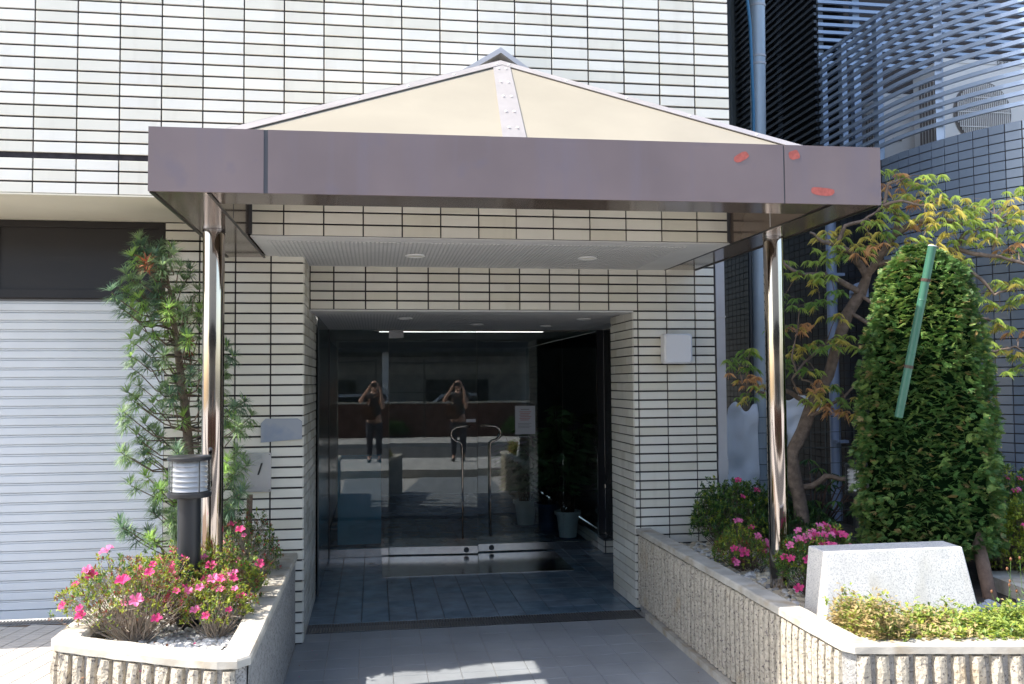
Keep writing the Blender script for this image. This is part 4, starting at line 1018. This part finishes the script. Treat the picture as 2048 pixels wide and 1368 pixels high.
for i in range(10500):
    z = rnd.uniform(.67, 2.62); r = crad(z)*.94; a = rnd.uniform(0, 2*PI)
    if math.sin(a) > .5 and rnd.random() < .75: continue
    lump = .16*noise.noise(Vector((math.cos(a)*r*8, math.sin(a)*r*8, z*8)))
    rr_ = r-.018+lump*.42-rnd.random()**2*.06; n_ = Vector((math.cos(a), math.sin(a), .1)); c0 = cc+Vector((math.cos(a)*rr_, math.sin(a)*rr_, z))
    g = noise.noise(Vector((c0.x*3.3, c0.y*3.3, c0.z*3.3+9)))
    ax = (n_+rv(rnd)*.55+Vector((0, 0, .1))).normalized(); side = ax.cross(Vector((0, 0, 1))).normalized(); nn = side.cross(ax)
    tw_ = rnd.gauss(0, .6); s0 = side*math.cos(tw_)+nn*math.sin(tw_); u = rnd.random(); base = 2 if u < .04+.06*max(0, g) else (1 if u < .34+.5*g else 0); sc = rnd.uniform(.42, .82)
    for q in range(7):
        th = (q-3)*.30+rnd.uniform(-.1, .1); d = (ax*math.cos(th)+s0*math.sin(th)+nn*rnd.uniform(-.12, .12)).normalized(); L = sc*rnd.uniform(.045, .068)*(1-.06*abs(q-3)); s = (s0*math.cos(th)-ax*math.sin(th)); p0 = c0+d*.004; W = L*.15
        mi = base if rnd.random() < .85 else rnd.choice([0, 1]); dr = Vector((0, 0, -.25*L))
        m.add([p0-s*W*.5, p0+s*W*.5, p0+d*L+dr], [(0, 1, 2)], mi)
        for k in range(3):
            b0 = p0+d*L*(.25+.24*k)+dr*(.1+.2*k); l2 = L*(.40-.09*k)
            for sg in (-1, 1):
                e = b0+(d*.8+s*sg*.75).normalized()*l2+dr*.3; m.add([b0-d*W*.6, b0+d*W*.8, e], [(0, 1, 2)], 2 if (k == 2 and rnd.random() < .07) else mi)
m.build('foliage', [K['con'], K['con_l'], K['con_t']], CF, kind='stuff')
GP = thing('green_garden_pole', 'green plastic bamboo pole leaning on the clipped conifer', 'pole', (4.933,-0.72,1.644))
a = Vector((5.114,-0.78,2.526)); c = Vector((4.981,-0.66,1.671)); e = a+(c-a)*2.0; e.z = max(e.z, .5)
e = a+(c-a)*((a.z-.5)/(a.z-c.z)); e = a+(c-a)*1.15
m = MB(); m.tube([a, e], [.0235, .0235], 20, cap=True); m.build('pole', K['green_pole'], GP, smooth=True)
m = MB(); dd = (c-a).normalized(); m.tube([a-dd*.004, a+dd*.002], [.0215, .0242], 20); m.build('end_cap', K['white'], GP, smooth=True)
for q0 in (.22, .80):
    q = a+(c-a)*q0; m = MB()
    for k in range(3): m.tube([q+dd*(.006*k-.002), q+dd*(.006*k+.003)], [.0262, .0262], 16)
    m.build('tie', K['bark_d'], GP, smooth=True)
for t in (.36, .72, 1.08): q = a+(c-a)*t; dd = (c-a).normalized(); m = MB(); m.tube([q-dd*.003, q, q+dd*.003], [.0236, .0252, .0236], 20, cap=False); m.build('node', K['green_pole'], GP, smooth=True)
WS = thing('wooden_stake', 'round wooden stake leaning out under the conifer', 'stake', (5.518,-0.62,0.448))
m = MB(); m.tube([Vector((5.522,-0.4,1.049)), Vector((5.519,-0.54,0.769)), Vector((5.51,-0.66,0.429))], [.036, .038, .040], 14); m.build('stake', K['stake'], WS, smooth=True)

# laceleaf maple
MP = thing('laceleaf_maple', 'twisting laceleaf maple with lime and orange leaves', 'tree', (5.069,0.8,0.66))
trunk = [(5.058,0.8,0.551), (5.07,0.8,0.704), (5.04,0.8,0.924), (4.993,0.8,1.109), (4.996,0.8,1.23), (5.076,0.78,1.391), (5.137,0.76,1.579), (5.266,0.74,1.796), (5.328,0.72,2.013), (5.395,0.68,2.248), (5.483,0.64,2.4), (5.511,0.6,2.521), (5.439,0.58,2.616)]
trunk = [Vector(p) for p in trunk]
m = MB(); m.tube(trunk, [.060, .055, .050, .055, .048, .048, .045, .040, .040, .044, .040, .034, .028], 14)
m.v = [tuple(Vector(v)+noise.noise_vector(Vector(v)*18)*.006) for v in m.v]; m.build('trunk', K['bark'], MP, smooth=True)
BR = [
 ([(5.045,0.8,0.972), (5.126,0.75,0.986), (5.199,0.7,1.07), (5.311,0.62,1.046)], [.024, .022, .020, .016]),
 ([(5.137,0.76,1.572), (5.009,0.72,1.636), (4.875,0.68,1.711), (4.75,0.66,1.658), (4.628,0.64,1.713), (4.544,0.62,1.731)], [.022, .018, .016, .013, .010, .006]),
 ([(5.089,0.77,1.476), (5.191,0.66,1.563), (5.316,0.6,1.653), (5.392,0.58,1.725)], [.016, .013, .010, .006]),
 ([(5.343,0.7,2.086), (5.141,0.62,1.998), (4.954,0.56,1.853), (4.89,0.55,1.764), (4.969,0.6,1.656)], [.014, .011, .009, .008, .006]),
 ([(4.966,0.55,1.764), (4.85,0.5,1.906), (4.911,0.5,2.1)], [.008, .007, .004]),
 ([(5.46,0.64,2.403), (5.288,0.58,2.487), (5.118,0.55,2.529), (4.95,0.52,2.512), (4.836,0.5,2.58), (4.774,0.5,2.668)], [.024, .020, .016, .014, .010, .006]),
 ([(5.439,0.58,2.609), (5.337,0.52,2.68), (5.208,0.48,2.719), (5.077,0.46,2.764), (5.002,0.46,2.809)], [.028, .022, .018, .012, .008]),
 ([(5.511,0.6,2.521), (5.537,0.5,2.625), (5.592,0.36,2.785), (5.697,0.28,2.862), (5.834,0.2,2.868), (5.988,0.15,2.827)], [.030, .028, .024, .020, .015, .010]),
 ([(5.592,0.36,2.785), (5.597,0.3,2.916), (5.473,0.28,2.98), (5.484,0.26,3.117), (5.567,0.24,3.15)], [.022, .016, .013, .010, .005]),
 ([(5.208,0.48,2.719), (5.248,0.42,2.86), (5.378,0.38,2.891), (5.471,0.34,2.974)], [.018, .014, .012, .006]),
 ([(5.473,0.28,2.98), (5.537,0.2,2.994), (5.654,0.15,2.959), (5.733,0.1,2.968)], [.012, .010, .008, .004]),
 ([(5.533,0.56,2.597), (5.664,0.3,2.6), (5.823,0.25,2.648), (5.928,0.18,2.656), (5.946,0.12,2.752), (6.065,0.1,2.802)], [.026, .024, .022, .022, .014, .006]),
 ([(5.928,0.18,2.656), (6.044,0.08,2.616), (6.183,0.04,2.588), (6.312,0,2.54), (6.415,-0.02,2.515)], [.018, .015, .012, .010, .008]),
 ([(5.908,0.18,2.639), (5.939,0.12,2.544), (6.039,0.08,2.454), (6.125,0.05,2.332), (6.254,0.02,2.381)], [.018, .014, .012, .009, .005]),
 ([(5.472,0.62,2.383), (5.761,0.3,2.037), (5.989,0.1,2.216), (6.107,0.06,2.145), (6.184,0.04,2.11)], [.014, .012, .009, .008, .004]),
 ([(5.404,0.66,2.257), (5.757,0.3,1.897), (6,0.1,1.993), (6.119,0.06,1.951), (6.255,0.04,1.984), (6.329,0.04,1.939)], [.015, .012, .010, .008, .007, .005]),
 ([(6.124,0.06,2.642), (6.173,0.05,2.847), (6.136,0.04,2.879)], [.009, .006, .004]),
]
m = MB(); allb = []
for pth, rad in BR:
    pth = [Vector(p) for p in pth]
    # smooth and jitter
    q = []; rr_ = []
    for i in range(len(pth)-1):
        for s in range(4):
            t = s/4; p = pth[i].lerp(pth[i+1], t)+noise.noise_vector(pth[i].lerp(pth[i+1], t)*11)*.018*(0 if (i == 0 and s == 0) else 1); q.append(p); rr_.append(rad[i]+(rad[i+1]-rad[i])*t)
    q.append(pth[-1]); rr_.append(rad[-1]); m.tube(q, rr_, 9); allb += q
m.build('limbs', K['bark'], MP, smooth=True, kind='stuff')
cm = {'o': 2, 'y': 1, 'g': 0, 'l': 0, 'm': 3}
rnd = random.Random(9); tw = MB(); lf = MB()
CLP = [(5.527,0.300,3.120,'o'), (5.605,0.300,3.193,'o'), (5.658,0.300,3.060,'y'), (5.738,0.300,3.161,'g'), (5.683,0.100,3.149,'g'), (5.550,0.300,3.004,'y'), (5.475,0.300,2.907,'g'), (5.387,0.300,2.859,'g'), (5.646,0.300,3.017,'o'), (5.726,0.100,2.985,'y'), (5.798,0.100,2.901,'y'), (5.937,0.100,2.928,'g'), (6.051,0.100,2.951,'g'), (6.166,0.100,2.995,'g'), (6.260,0.100,2.963,'y'), (6.354,0.100,2.912,'g'), (5.656,0.100,2.880,'y'), (5.758,0.100,2.821,'g'), (5.897,0.100,2.830,'g'), (5.991,0.100,2.853,'l'), (6.159,0.100,2.780,'l'), (5.702,0.300,2.841,'o'), (5.652,0.100,2.743,'l'), (5.830,0.100,2.746,'y'), (5.949,0.100,2.721,'l'), (6.044,0.100,2.750,'l'), (6.195,0.100,2.718,'y'), (6.346,0.100,2.679,'o'), (6.279,0.100,2.615,'y'), (6.387,0.100,2.756,'l'), (6.105,0.100,2.855,'l'), (5.292,0.500,2.846,'y'), (5.220,0.500,2.772,'y'), (5.358,0.500,2.724,'y'), (5.394,0.300,2.708,'o'), (5.344,0.300,2.648,'o'), (5.145,0.500,2.807,'y'), (5.180,0.500,2.692,'l'), (5.287,0.500,2.651,'l'), (5.094,0.500,2.619,'g'), (4.959,0.500,2.517,'g'), (4.910,0.620,2.633,'g'), (5.034,0.500,2.482,'g'), (5.149,0.500,2.519,'g'), (5.196,0.500,2.405,'m'), (4.931,0.500,2.147,'o'), (4.907,0.620,2.161,'o'), (4.837,0.620,2.143,'m'), (5.087,0.500,2.011,'m'), (5.164,0.500,2.047,'y'), (5.252,0.500,2.076,'l'), (5.308,0.500,2.011,'l'), (4.976,0.620,2.017,'y'), (4.917,0.620,1.937,'m'), (4.946,0.620,1.854,'m'), (4.507,0.620,1.917,'m'), (4.604,0.620,1.867,'m'), (4.542,0.620,1.796,'o'), (4.646,0.620,1.738,'o'), (4.580,0.620,1.653,'m'), (4.714,0.620,1.701,'o'), (5.027,0.500,1.721,'o'), (5.109,0.500,1.685,'y'), (5.194,0.500,1.726,'m'), (5.070,0.500,1.621,'l'), (5.144,0.500,1.578,'o'), (5.258,0.500,1.548,'o'), (6.146,0.100,2.406,'l'), (6.279,0.100,2.424,'y'), (6.333,0.100,2.331,'l'), (6.100,0.100,2.165,'y'), (6.212,0.100,2.124,'l'), (6.343,0.100,2.090,'o'), (6.056,0.100,1.987,'l'), (6.217,0.100,1.959,'y'), (6.330,0.100,1.917,'l'), (6.145,0.100,1.839,'l'), (6.353,0.100,1.838,'l'), (6.030,0.100,2.319,'l'), (5.549,0.300,3.234,'l'), (5.698,0.100,3.036,'l'), (5.846,0.100,2.995,'l'), (5.796,0.100,2.625,'y'), (5.694,0.100,2.668,'y'), (5.668,0.300,2.723,'y'), (5.480,0.300,2.791,'m'), (5.598,0.300,2.934,'l'), (5.366,0.300,2.771,'y'), (5.758,0.100,2.573,'o'), (5.907,0.100,2.575,'l'), (4.935,0.500,2.296,'m'), (5.087,0.500,2.333,'m'), (4.881,0.620,2.379,'m'), (4.606,0.620,1.981,'m'), (5.260,0.500,1.619,'m'), (5.037,0.500,1.834,'m'), (5.218,0.500,2.226,'m'), (6.379,0.100,3.070,'l'), (6.276,0.100,2.858,'l'), (6.375,0.100,2.443,'l'), (6.198,0.100,2.268,'l')]
for (x, y, z, kk) in CLP:
    c = Vector((x, y, z)); nb = min(allb, key=lambda q: (q-c).length)
    tw.tube([nb, nb.lerp(c, .5)+Vector((0, 0, .02)), c], [.0045, .003, .002], 5, cap=False)
    for j in range(7):
        p = c+Vector((rnd.gauss(0, .052), rnd.gauss(0, .05), rnd.gauss(0, .016)))
        base = cm[kk]; mi = base if rnd.random() < .7 else rnd.choice([0, 0, 1, 1, 3])
        hd = Vector((rnd.uniform(-1, 1), rnd.uniform(-1, 1), -.15)).normalized(); sd = Vector((-hd.y, hd.x, 0))
        if j % 3 == 0: tw.tube([c, p], [.0014, .0009], 3, cap=False)
        for k in range(9):
            a = (k-4)*.34; v = (hd*math.cos(a)+sd*math.sin(a)); L = rnd.uniform(.045, .088)*(1-.06*abs(k-4)); drop = rnd.uniform(.7, 1.5)
            q1 = p+v*L*.5-Vector((0, 0, L*.10*drop)); q2 = p+v*L*.9-Vector((0, 0, L*.55*drop)); pr = v.cross(Vector((0, 0, 1))).normalized()*.0019
            lf.add([p, q1+pr, q2, q1-pr], [(0, 1, 2), (0, 2, 3)], mi)
            for s in (.45, .72):
                b0 = p.lerp(q1, s*1.3) if s < .6 else q1.lerp(q2, .5)
                for sg in (-1, 1): e = b0+(v*.7+pr.normalized()*sg*.6-Vector((0, 0, .35))).normalized()*L*.26; lf.add([b0-pr*.35, b0+pr*.35, e], [(0, 1, 2)], mi)
tw.build('twigs', K['bark'], MP); lf.build('leaves', [K['maple'], K['maple_y'], K['maple_o'], K['maple_g']], MP, kind='stuff')

# dark fatsia like plant behind
FT = thing('fan_leaf_shrub', 'shaded shrub with drooping fan leaves beside the maple trunk', 'shrub', (5.35, 1.25, .47))
m = MB(); tw = MB(); rnd = random.Random(4)
for i in range(34):
    c = Vector((5.35+rnd.gauss(0, .22), 1.1+rnd.gauss(0, .16), .62+rnd.random()*.52)); tw.tube([(5.35, 1.2, .47), ((c.x+5.35)/2, (c.y+1.2)/2, c.z*.8+.12), c], [.006, .005, .003], 5, cap=False)
    for k in range(8):
        a = 2*PI*k/8; v = Vector((math.cos(a), math.sin(a), -.35)); leaf_at(m, c, v, Vector((0, 0, 1)), rnd.uniform(.08, .12), .022, 0 if rnd.random() < .7 else 1, .1, .25)
tw.build('stems', K['bark_d'], FT); m.build('foliage', [K['leaf_d'], K['leaf']], FT, kind='stuff')

# ground cover in front of the monument
m = MB(); rnd = random.Random(8); gc = [K['lime'], K['straw'], K['leaf_y'], K['leaf']]
for i in range(10500):
    x = rnd.uniform(4.10, 5.22); y = rnd.uniform(-1.80, -1.40)+(-.17*(x-4.1))*.9*(rnd.random() < .6)
    if x > 5.05 and rnd.random() < .5: continue
    hh = (.12+.13*abs(noise.noise(Vector((x*5, y*5, 0)))))*(1.5 if x < 4.25 else 1)*rnd.uniform(.5, 1.2); st = noise.noise(Vector((x*3.1, y*3, 4)))
    straw = rnd.random() < (.62 if x < 4.4 else (.36 if x < 4.62 else .10))
    c = Vector((x, y, .47)); tip = c+Vector((rnd.gauss(0, .02), rnd.gauss(0, .02), hh+.03)); sd = Vector((.0011, 0, 0))
    m.add([c-sd, c+sd, tip], [(0, 1, 2)], 1 if straw or rnd.random() < .5 else 0)
    for k in range(rnd.randint(3, 6)):
        p = c.lerp(tip, rnd.uniform(.45, 1)); v = rv(rnd); v.z = abs(v.z)*.5
        leaf_at(m, p, v, Vector((0, 0, 1)), rnd.uniform(.016, .034), rnd.uniform(.010, .020), 1 if straw else rnd.choice([0, 0, 0, 2, 3]), .2)
m.build('ground_cover', gc, None, kind='stuff', label='yellow green ground cover in front of the granite monument', cat='ground cover')
PW = thing('poppy_weed', 'thin weed stems with small buds right of the monument', 'plant', (5.12, -1.42, .47))
m = MB(); bd = MB()
for i in range(9):
    x = 5.02+rnd.gauss(0, .05); h = rnd.uniform(.18, .38); t = Vector((x+rnd.gauss(0, .03), -1.45, .5+h)); m.tube([(x, -1.45, .48), (x+.01, -1.45, .5+h*.6), t], [.0017, .0014, .001], 4, cap=False); bd.lathe(tuple(t), [(.0005, 0), (.005, .004), (.006, .012), (.002, .018)], 8)
    for k in range(3): leaf_at(m, Vector((x+.005, -1.45, .5+h*(.2+.2*k))), rv(rnd), Vector((0, 0, 1)), .035, .008, 0)
m.build('stems', K['leaf'], PW); bd.build('buds', K['leaf_r'], PW)

# ---------------------------------------------------------------- inside the lobby
def pot(x, y, z, r, h, mt, name, label, seed, ph):
    t = thing(name, label, 'potted plant', (x, y, z), 'potted plants inside the lobby'); m = MB()
    m.lathe((x, y, z), [(.001, 0), (r*.72, .0), (r*.95, h*.86), (r*1.12, h*.87), (r*1.14, h), (r*1.0, h), (r*.95, h*.9), (.001, h*.88)], 32); m.build('pot', mt, t, smooth=True)
    m = MB(); m.lathe((x, y, z-.012), [(.001, 0), (r*1.05, 0), (r*1.15, .02), (r*.9, .012)], 28); m.build('saucer', K['pot_b'], t)
    rnd = random.Random(seed); tw = MB(); lf = MB()
    for i in range(22):
        a = rnd.uniform(0, 6.28); b0 = Vector((x+math.cos(a)*r*.5, y+math.sin(a)*r*.5, z+h*.9)); top = Vector((x+rnd.gauss(0, .20), y+rnd.gauss(0, .18), z+h+ph*rnd.uniform(.35, 1)))
        tw.tube([b0, b0.lerp(top, .5)+Vector((0, 0, .05)), top], [.008, .006, .004], 5, cap=False)
        for q in range(5):
            c = b0.lerp(top, rnd.uniform(.45, 1)); hd = rv(rnd); hd.z *= .4
            for k in range(7): aa = (k-3)*.38; v = Vector((hd.x*math.cos(aa)-hd.y*math.sin(aa), hd.x*math.sin(aa)+hd.y*math.cos(aa), .1)); leaf_at(lf, c, v, Vector((0, 0, 1)), rnd.uniform(.16, .26), .022, 0, .1, .35)
    tw.build('stems', K['bark_d'], t); lf.build('foliage', K['palmleaf'], t, kind='stuff')
pot(4.12, 4.62, .012, .135, .29, K['pot_w'], 'potted_palm', 'palm in a white plastic pot behind the right glass', 1, 1.25)
pot(3.98, 5.05, .012, .15, .33, K['pot_b'], 'potted_palm', 'palm in a dark blue pot behind the white pot', 2, 1.15)
pot(3.80, 5.6, .012, .14, .30, K['pot_w'], 'potted_palm', 'shorter palm in the farthest white pot', 3, .8)
bx('teal_board', K['teal'], None, 1.56, 2.02, 4.35, 4.38, .05, 1.0, label='teal board standing low behind the fixed glass pane', cat='board')
BK = thing('bicycle', 'bicycle parked behind the right lobby window', 'bicycle', (4.9, 5.2, 0))
def wheel(y):
    m = MB(); c = Vector((4.75, y, .36)); m.tube([c+Vector((0, .33*math.cos(a), .33*math.sin(a))) for a in [2*PI*k/36 for k in range(37)]], .014, 8); w_ = m.build('wheel', K['tyre'], BK)
    m = MB(); m.tube([c+Vector((0, .31*math.cos(a), .31*math.sin(a))) for a in [2*PI*k/36 for k in range(37)]], .009, 6)
    for k in range(14): a = 2*PI*k/14; m.tube([c, c+Vector((0, .31*math.cos(a), .31*math.sin(a)))], .0015, 4, cap=False)
    m.build('rim', K['chrome'], w_)
wheel(4.5); wheel(5.58)
m = MB(); fx = 4.75; F_ = [((fx, 4.5, .36), (fx, 4.62, .92)), ((fx, 4.62, .86), (fx, 5.12, .42)), ((fx, 5.12, .42), (fx, 5.28, .95)), ((fx, 5.58, .36), (fx, 5.12, .42)), ((fx, 5.58, .36), (fx, 5.24, .78)), ((fx, 4.64, .78), (fx, 5.22, .72))]
for a, c in F_: m.tube([a, c], .015, 8)
m.build('frame', K['chrome'], BK, smooth=True)
m = MB(); m.tube([(fx-.28, 4.78, .98), (fx-.2, 4.64, 1.02), (fx+.2, 4.64, 1.02), (fx+.28, 4.78, .98)], .011, 8); m.tube([(fx, 4.62, .9), (fx, 4.63, 1.02)], .012, 8); m.build('handlebar', K['chrome'], BK, smooth=True)
m = MB(); m.hexa([(fx-.03, 5.12, .96), (fx+.03, 5.12, .96), (fx+.08, 5.40, .96), (fx-.08, 5.40, .96), (fx-.02, 5.12, 1.0), (fx+.02, 5.12, 1.0), (fx+.07, 5.40, 1.01), (fx-.07, 5.40, 1.01)]); m.build('saddle', K['blackm'], BK)

# ---------------------------------------------------------------- across the street (seen in the glass)
OB = thing('opposite_building', 'low building with dark carport roof across the street', 'building', (0, -18, 0))
bx('back_wall', K['lightwall'], OB, -12, 14, -20.3, -20, 0, 2.76); bx('roof_slab', K['blackm'], OB, -12, 14, -26, -15.2, 2.75, 3.1)
bx('white_edge', K['white2'], OB, -12, 14, -20.0, -19.9, 2.1, 2.45)
for x in (-7.5, -2.4, 2.2, 7.5): bx('column', K['lightwall'], OB, x, x+.2, -15.6, -15.4, 0, 2.75)
for x in (-5, -.5, 4): bx('window', K['carglass'], OB, x, x+1.8, -20.0, -19.97, 1.0, 1.9)
bx('upper_storey', K['wallback'], OB, -12, 14, -26, -17.5, 3.1, 6.2)
for k, (x, h) in enumerate(((-3.2, 1.1), (-.8, .8), (3.6, 1.2), (6.0, .9))): azalea('street_shrub', ['tall clipped shrub across the street at the left', 'low shrub across the street', 'broad shrub across the street', 'small shrub across the street at the right'][k], (x, -14.1, .12), .5, .35, h*.6, 420, 0, [('leaf_d', 3), ('leaf', 2)], 50+k, leafL=.07)
PG = thing('pipe_gate', 'rusty pipe rail gate across the street', 'gate', (1, -14.0, .1))
m = MB()
for x in (-1.6, .2, 2.0): m.tube([(x, -13.9, .1), (x, -13.9, 2.5)], .03, 8)
m.tube([(-1.6, -13.9, 2.42), (.2, -13.9, 2.38), (2.0, -13.9, 2.45)], .025, 8); m.tube([(-1.6, -13.9, 1.5), (2.0, -13.9, 1.5)], .02, 8); m.build('pipes', K['browndark'], PG)
BW = thing('boundary_wall', 'low brown brick wall across the street', 'wall', (0, -14.6, 0)); bx('wall', K['brownwall'], BW, -12, 14, -14.7, -14.5, .1, 1.15); bx('coping', K['concrete'], BW, -12, 14, -14.73, -14.47, 1.15, 1.2)
CR = thing('parked_car', 'white parked car behind the brown wall', 'car', (1.0, -17.2, 0))
prof = [(-2.1, .35), (-2.15, .7), (-1.9, .86), (-1.1, .95), (-.55, 1.42), (.9, 1.46), (1.6, 1.0), (2.05, .9), (2.12, .5), (2.1, .35)]
m = MB(); n = len(prof)
rows = [(-.82, .96), (-.86, 1), (-.5, 1.0), (.5, 1.0), (.86, 1), (.82, .96)]; ys = [-.86, -.80, .80, .86]; vs = []
for k, y in enumerate(ys):
    for x, z in prof: s = .97 if k in (0, 3) else 1; vs.append((1+x*s, -17.2+y, .35+(z-.35)*(.93 if k in (0, 3) else 1)))
fs = [(k*n+i, k*n+(i+1) % n, (k+1)*n+(i+1) % n, (k+1)*n+i) for k in range(3) for i in range(n)]+[tuple(range(n)), tuple(range(4*n-1, 3*n-1, -1))]
m.add(vs, fs); m.build('body', K['carw'], CR)
for y in (-.845, .845): m = MB(); m.add([(1-.95, -17.2+y*1.03, .95), (1-.5, -17.2+y*1.03, 1.33), (1+.85, -17.2+y*1.03, 1.36), (1+1.3, -17.2+y*1.03, 1.0)], [(0, 1, 2, 3)]); m.build('side_window', K['carglass'], CR)
for x in (-1.3, 1.35):
    for y in (-.8, .8):
        m = MB(); m.tube([(1+x, -17.2+y-.09, .33), (1+x, -17.2+y+.09, .33)], .33, 24); m.build('wheel', K['tyre'], CR)

m = MB(); rnd = random.Random(31)
for i in range(34):
    side = rnd.random() < .5; x = (1.46+abs(rnd.gauss(0, .12))) if side else (3.90-abs(rnd.gauss(0, .14))); y = rnd.uniform(-.9, 1.0); a = rnd.uniform(0, 6.28); L = rnd.uniform(.008, .016)
    d = Vector((math.cos(a), math.sin(a), .15)); leaf_at(m, Vector((x, y, .0065)), d, Vector((0, 0, 1)), L, L*.6, rnd.choice([0, 1, 1]), .2)
for i in range(26):
    x, y = rnd.uniform(.7, 1.30), rnd.uniform(-1.42, -.9); leaf_at(m, Vector((x, y, .532)), rv(rnd), Vector((0, 0, 1)), .02, .014, rnd.choice([0, 0, 1]), .3)
m.build('leaf_litter', [K['petal'], K['leaf_r']], None, kind='stuff', label='fallen pink petals and dry leaves on walkway and gravel', cat='litter')
# photographer, seen reflected in the glass
PS = thing('person', 'person in dark top with brown bag photographing the entrance', 'person', (1.95, -5.72, .14))
def skin_fig(name, verts, edges, mt, par, sub=2):
    me = bpy.data.meshes.new(name); me.from_pydata([v[0] for v in verts], edges, []); me.materials.append(mt)
    o = bpy.data.objects.new(name, me); COL.objects.link(o); o.parent = par
    sm_ = o.modifiers.new('skin', 'SKIN'); sm_.use_smooth_shade = True
    for i, v in enumerate(verts): me.skin_vertices[0].data[i].radius = v[1] if isinstance(v[1], tuple) else (v[1], v[1])
    me.skin_vertices[0].data[0].use_root = True
    ss_ = o.modifiers.new('sub', 'SUBSURF'); ss_.levels = sub; ss_.render_levels = sub; return o
V = [((0, 0, .88), (.15, .10)), ((0, 0, 1.05), (.125, .09)), ((0, .01, 1.25), (.15, .10)), ((0, 0, 1.38), (.11, .08)), ((0, .0, 1.46), .052), ((0, .02, 1.53), (.07, .08)), ((0, .02, 1.62), (.082, .10)), ((0, .01, 1.69), (.06, .075)),
     ((-.17, 0, 1.36), .058), ((-.31, .03, 1.24), .043), ((-.13, .15, 1.50), .029), ((-.085, .175, 1.575), (.030, .02)),
     ((.17, 0, 1.36), .058), ((.17, .13, 1.10), .043), ((.13, .15, 1.50), .029), ((.085, .175, 1.575), (.030, .02)),
     ((-.09, 0, .80), .088), ((-.095, .01, .45), .056), ((-.10, 0, .08), .037), ((-.105, .10, .035), (.035, .03)),
     ((.09, 0, .80), .088), ((.095, .01, .45), .056), ((.10, 0, .08), .037), ((.105, .10, .035), (.035, .03))]
E_ = [(0, 1), (1, 2), (2, 3), (3, 4), (4, 5), (5, 6), (6, 7), (3, 8), (8, 9), (9, 10), (10, 11), (3, 12), (12, 13), (13, 14), (14, 15), (0, 16), (16, 17), (17, 18), (18, 19), (0, 20), (20, 21), (21, 22), (22, 23)]
skin_fig('body', V, E_, K['skin'], PS)
skin_fig('shirt', [((0, 0, .86), (.172, .13)), ((0, 0, 1.1), (.148, .108)), ((0, .01, 1.27), (.17, .118)), ((0, 0, 1.39), (.125, .09)), ((-.18, 0, 1.365), .072), ((-.25, .03, 1.27), .062), ((.18, 0, 1.365), .072), ((.25, .03, 1.27), .062)], [(0, 1), (1, 2), (2, 3), (3, 4), (4, 5), (3, 6), (6, 7)], K['shirt'], PS)
skin_fig('trousers', [((0, 0, .90), (.165, .118)), ((-.09, 0, .78), .10), ((-.095, .01, .45), .072), ((-.10, 0, .12), .058), ((.09, 0, .78), .10), ((.095, .01, .45), .072), ((.10, 0, .12), .058)], [(0, 1), (1, 2), (2, 3), (0, 4), (4, 5), (5, 6)], K['trouser'], PS)
for s in (-1, 1): skin_fig('shoe', [((s*.10, -.03, .045), (.05, .04)), ((s*.103, .06, .04), (.05, .035)), ((s*.105, .14, .032), (.042, .027))], [(0, 1), (1, 2)], K['blackm'], PS)
skin_fig('hair', [((0, -.035, 1.68), (.080, .075)), ((0, -.06, 1.60), (.085, .06)), ((0, -.065, 1.50), (.078, .045))], [(0, 1), (1, 2)], K['hair'], PS)
for s in (-1, 1):
    for k in range(4):
        L_ = (.052, .058, .054, .042)[k]; zz = 1.615-.019*k
        skin_fig('finger', [((s*.092, .172, zz), .0085), ((s*.080, .172+L_*.45, zz+.002), .008), ((s*.055, .17+L_*.42, zz), .0068)], [(0, 1), (1, 2)], K['skin'], PS, 1)
    skin_fig('thumb', [((s*.09, .165, 1.56), .0105), ((s*.072, .175, 1.548), .009), ((s*.05, .178, 1.552), .0078)], [(0, 1), (1, 2)], K['skin'], PS, 1)
HB = thing('shoulder_bag', 'brown shoulder bag worn across the chest of the person', 'bag', (1.80, -5.66, 1.0))
rbox('pouch', 1.70, 1.98, -5.62, -5.54, 1.02, 1.30, .03, K['bagm'], HB)
m = MB(); m.tube([(1.72, -5.60, 1.28), (1.85, -5.58, 1.42), (2.05, -5.62, 1.54), (2.06, -5.75, 1.54)], .010, 8); m.build('strap', K['bagm'], HB)
CMR = thing('compact_camera', 'small black camera held up by the person', 'camera', (1.944, -5.535, 1.735))
bx('case', K['blackm'], CMR, 1.886, 2.002, -5.548, -5.520, 1.70, 1.775)
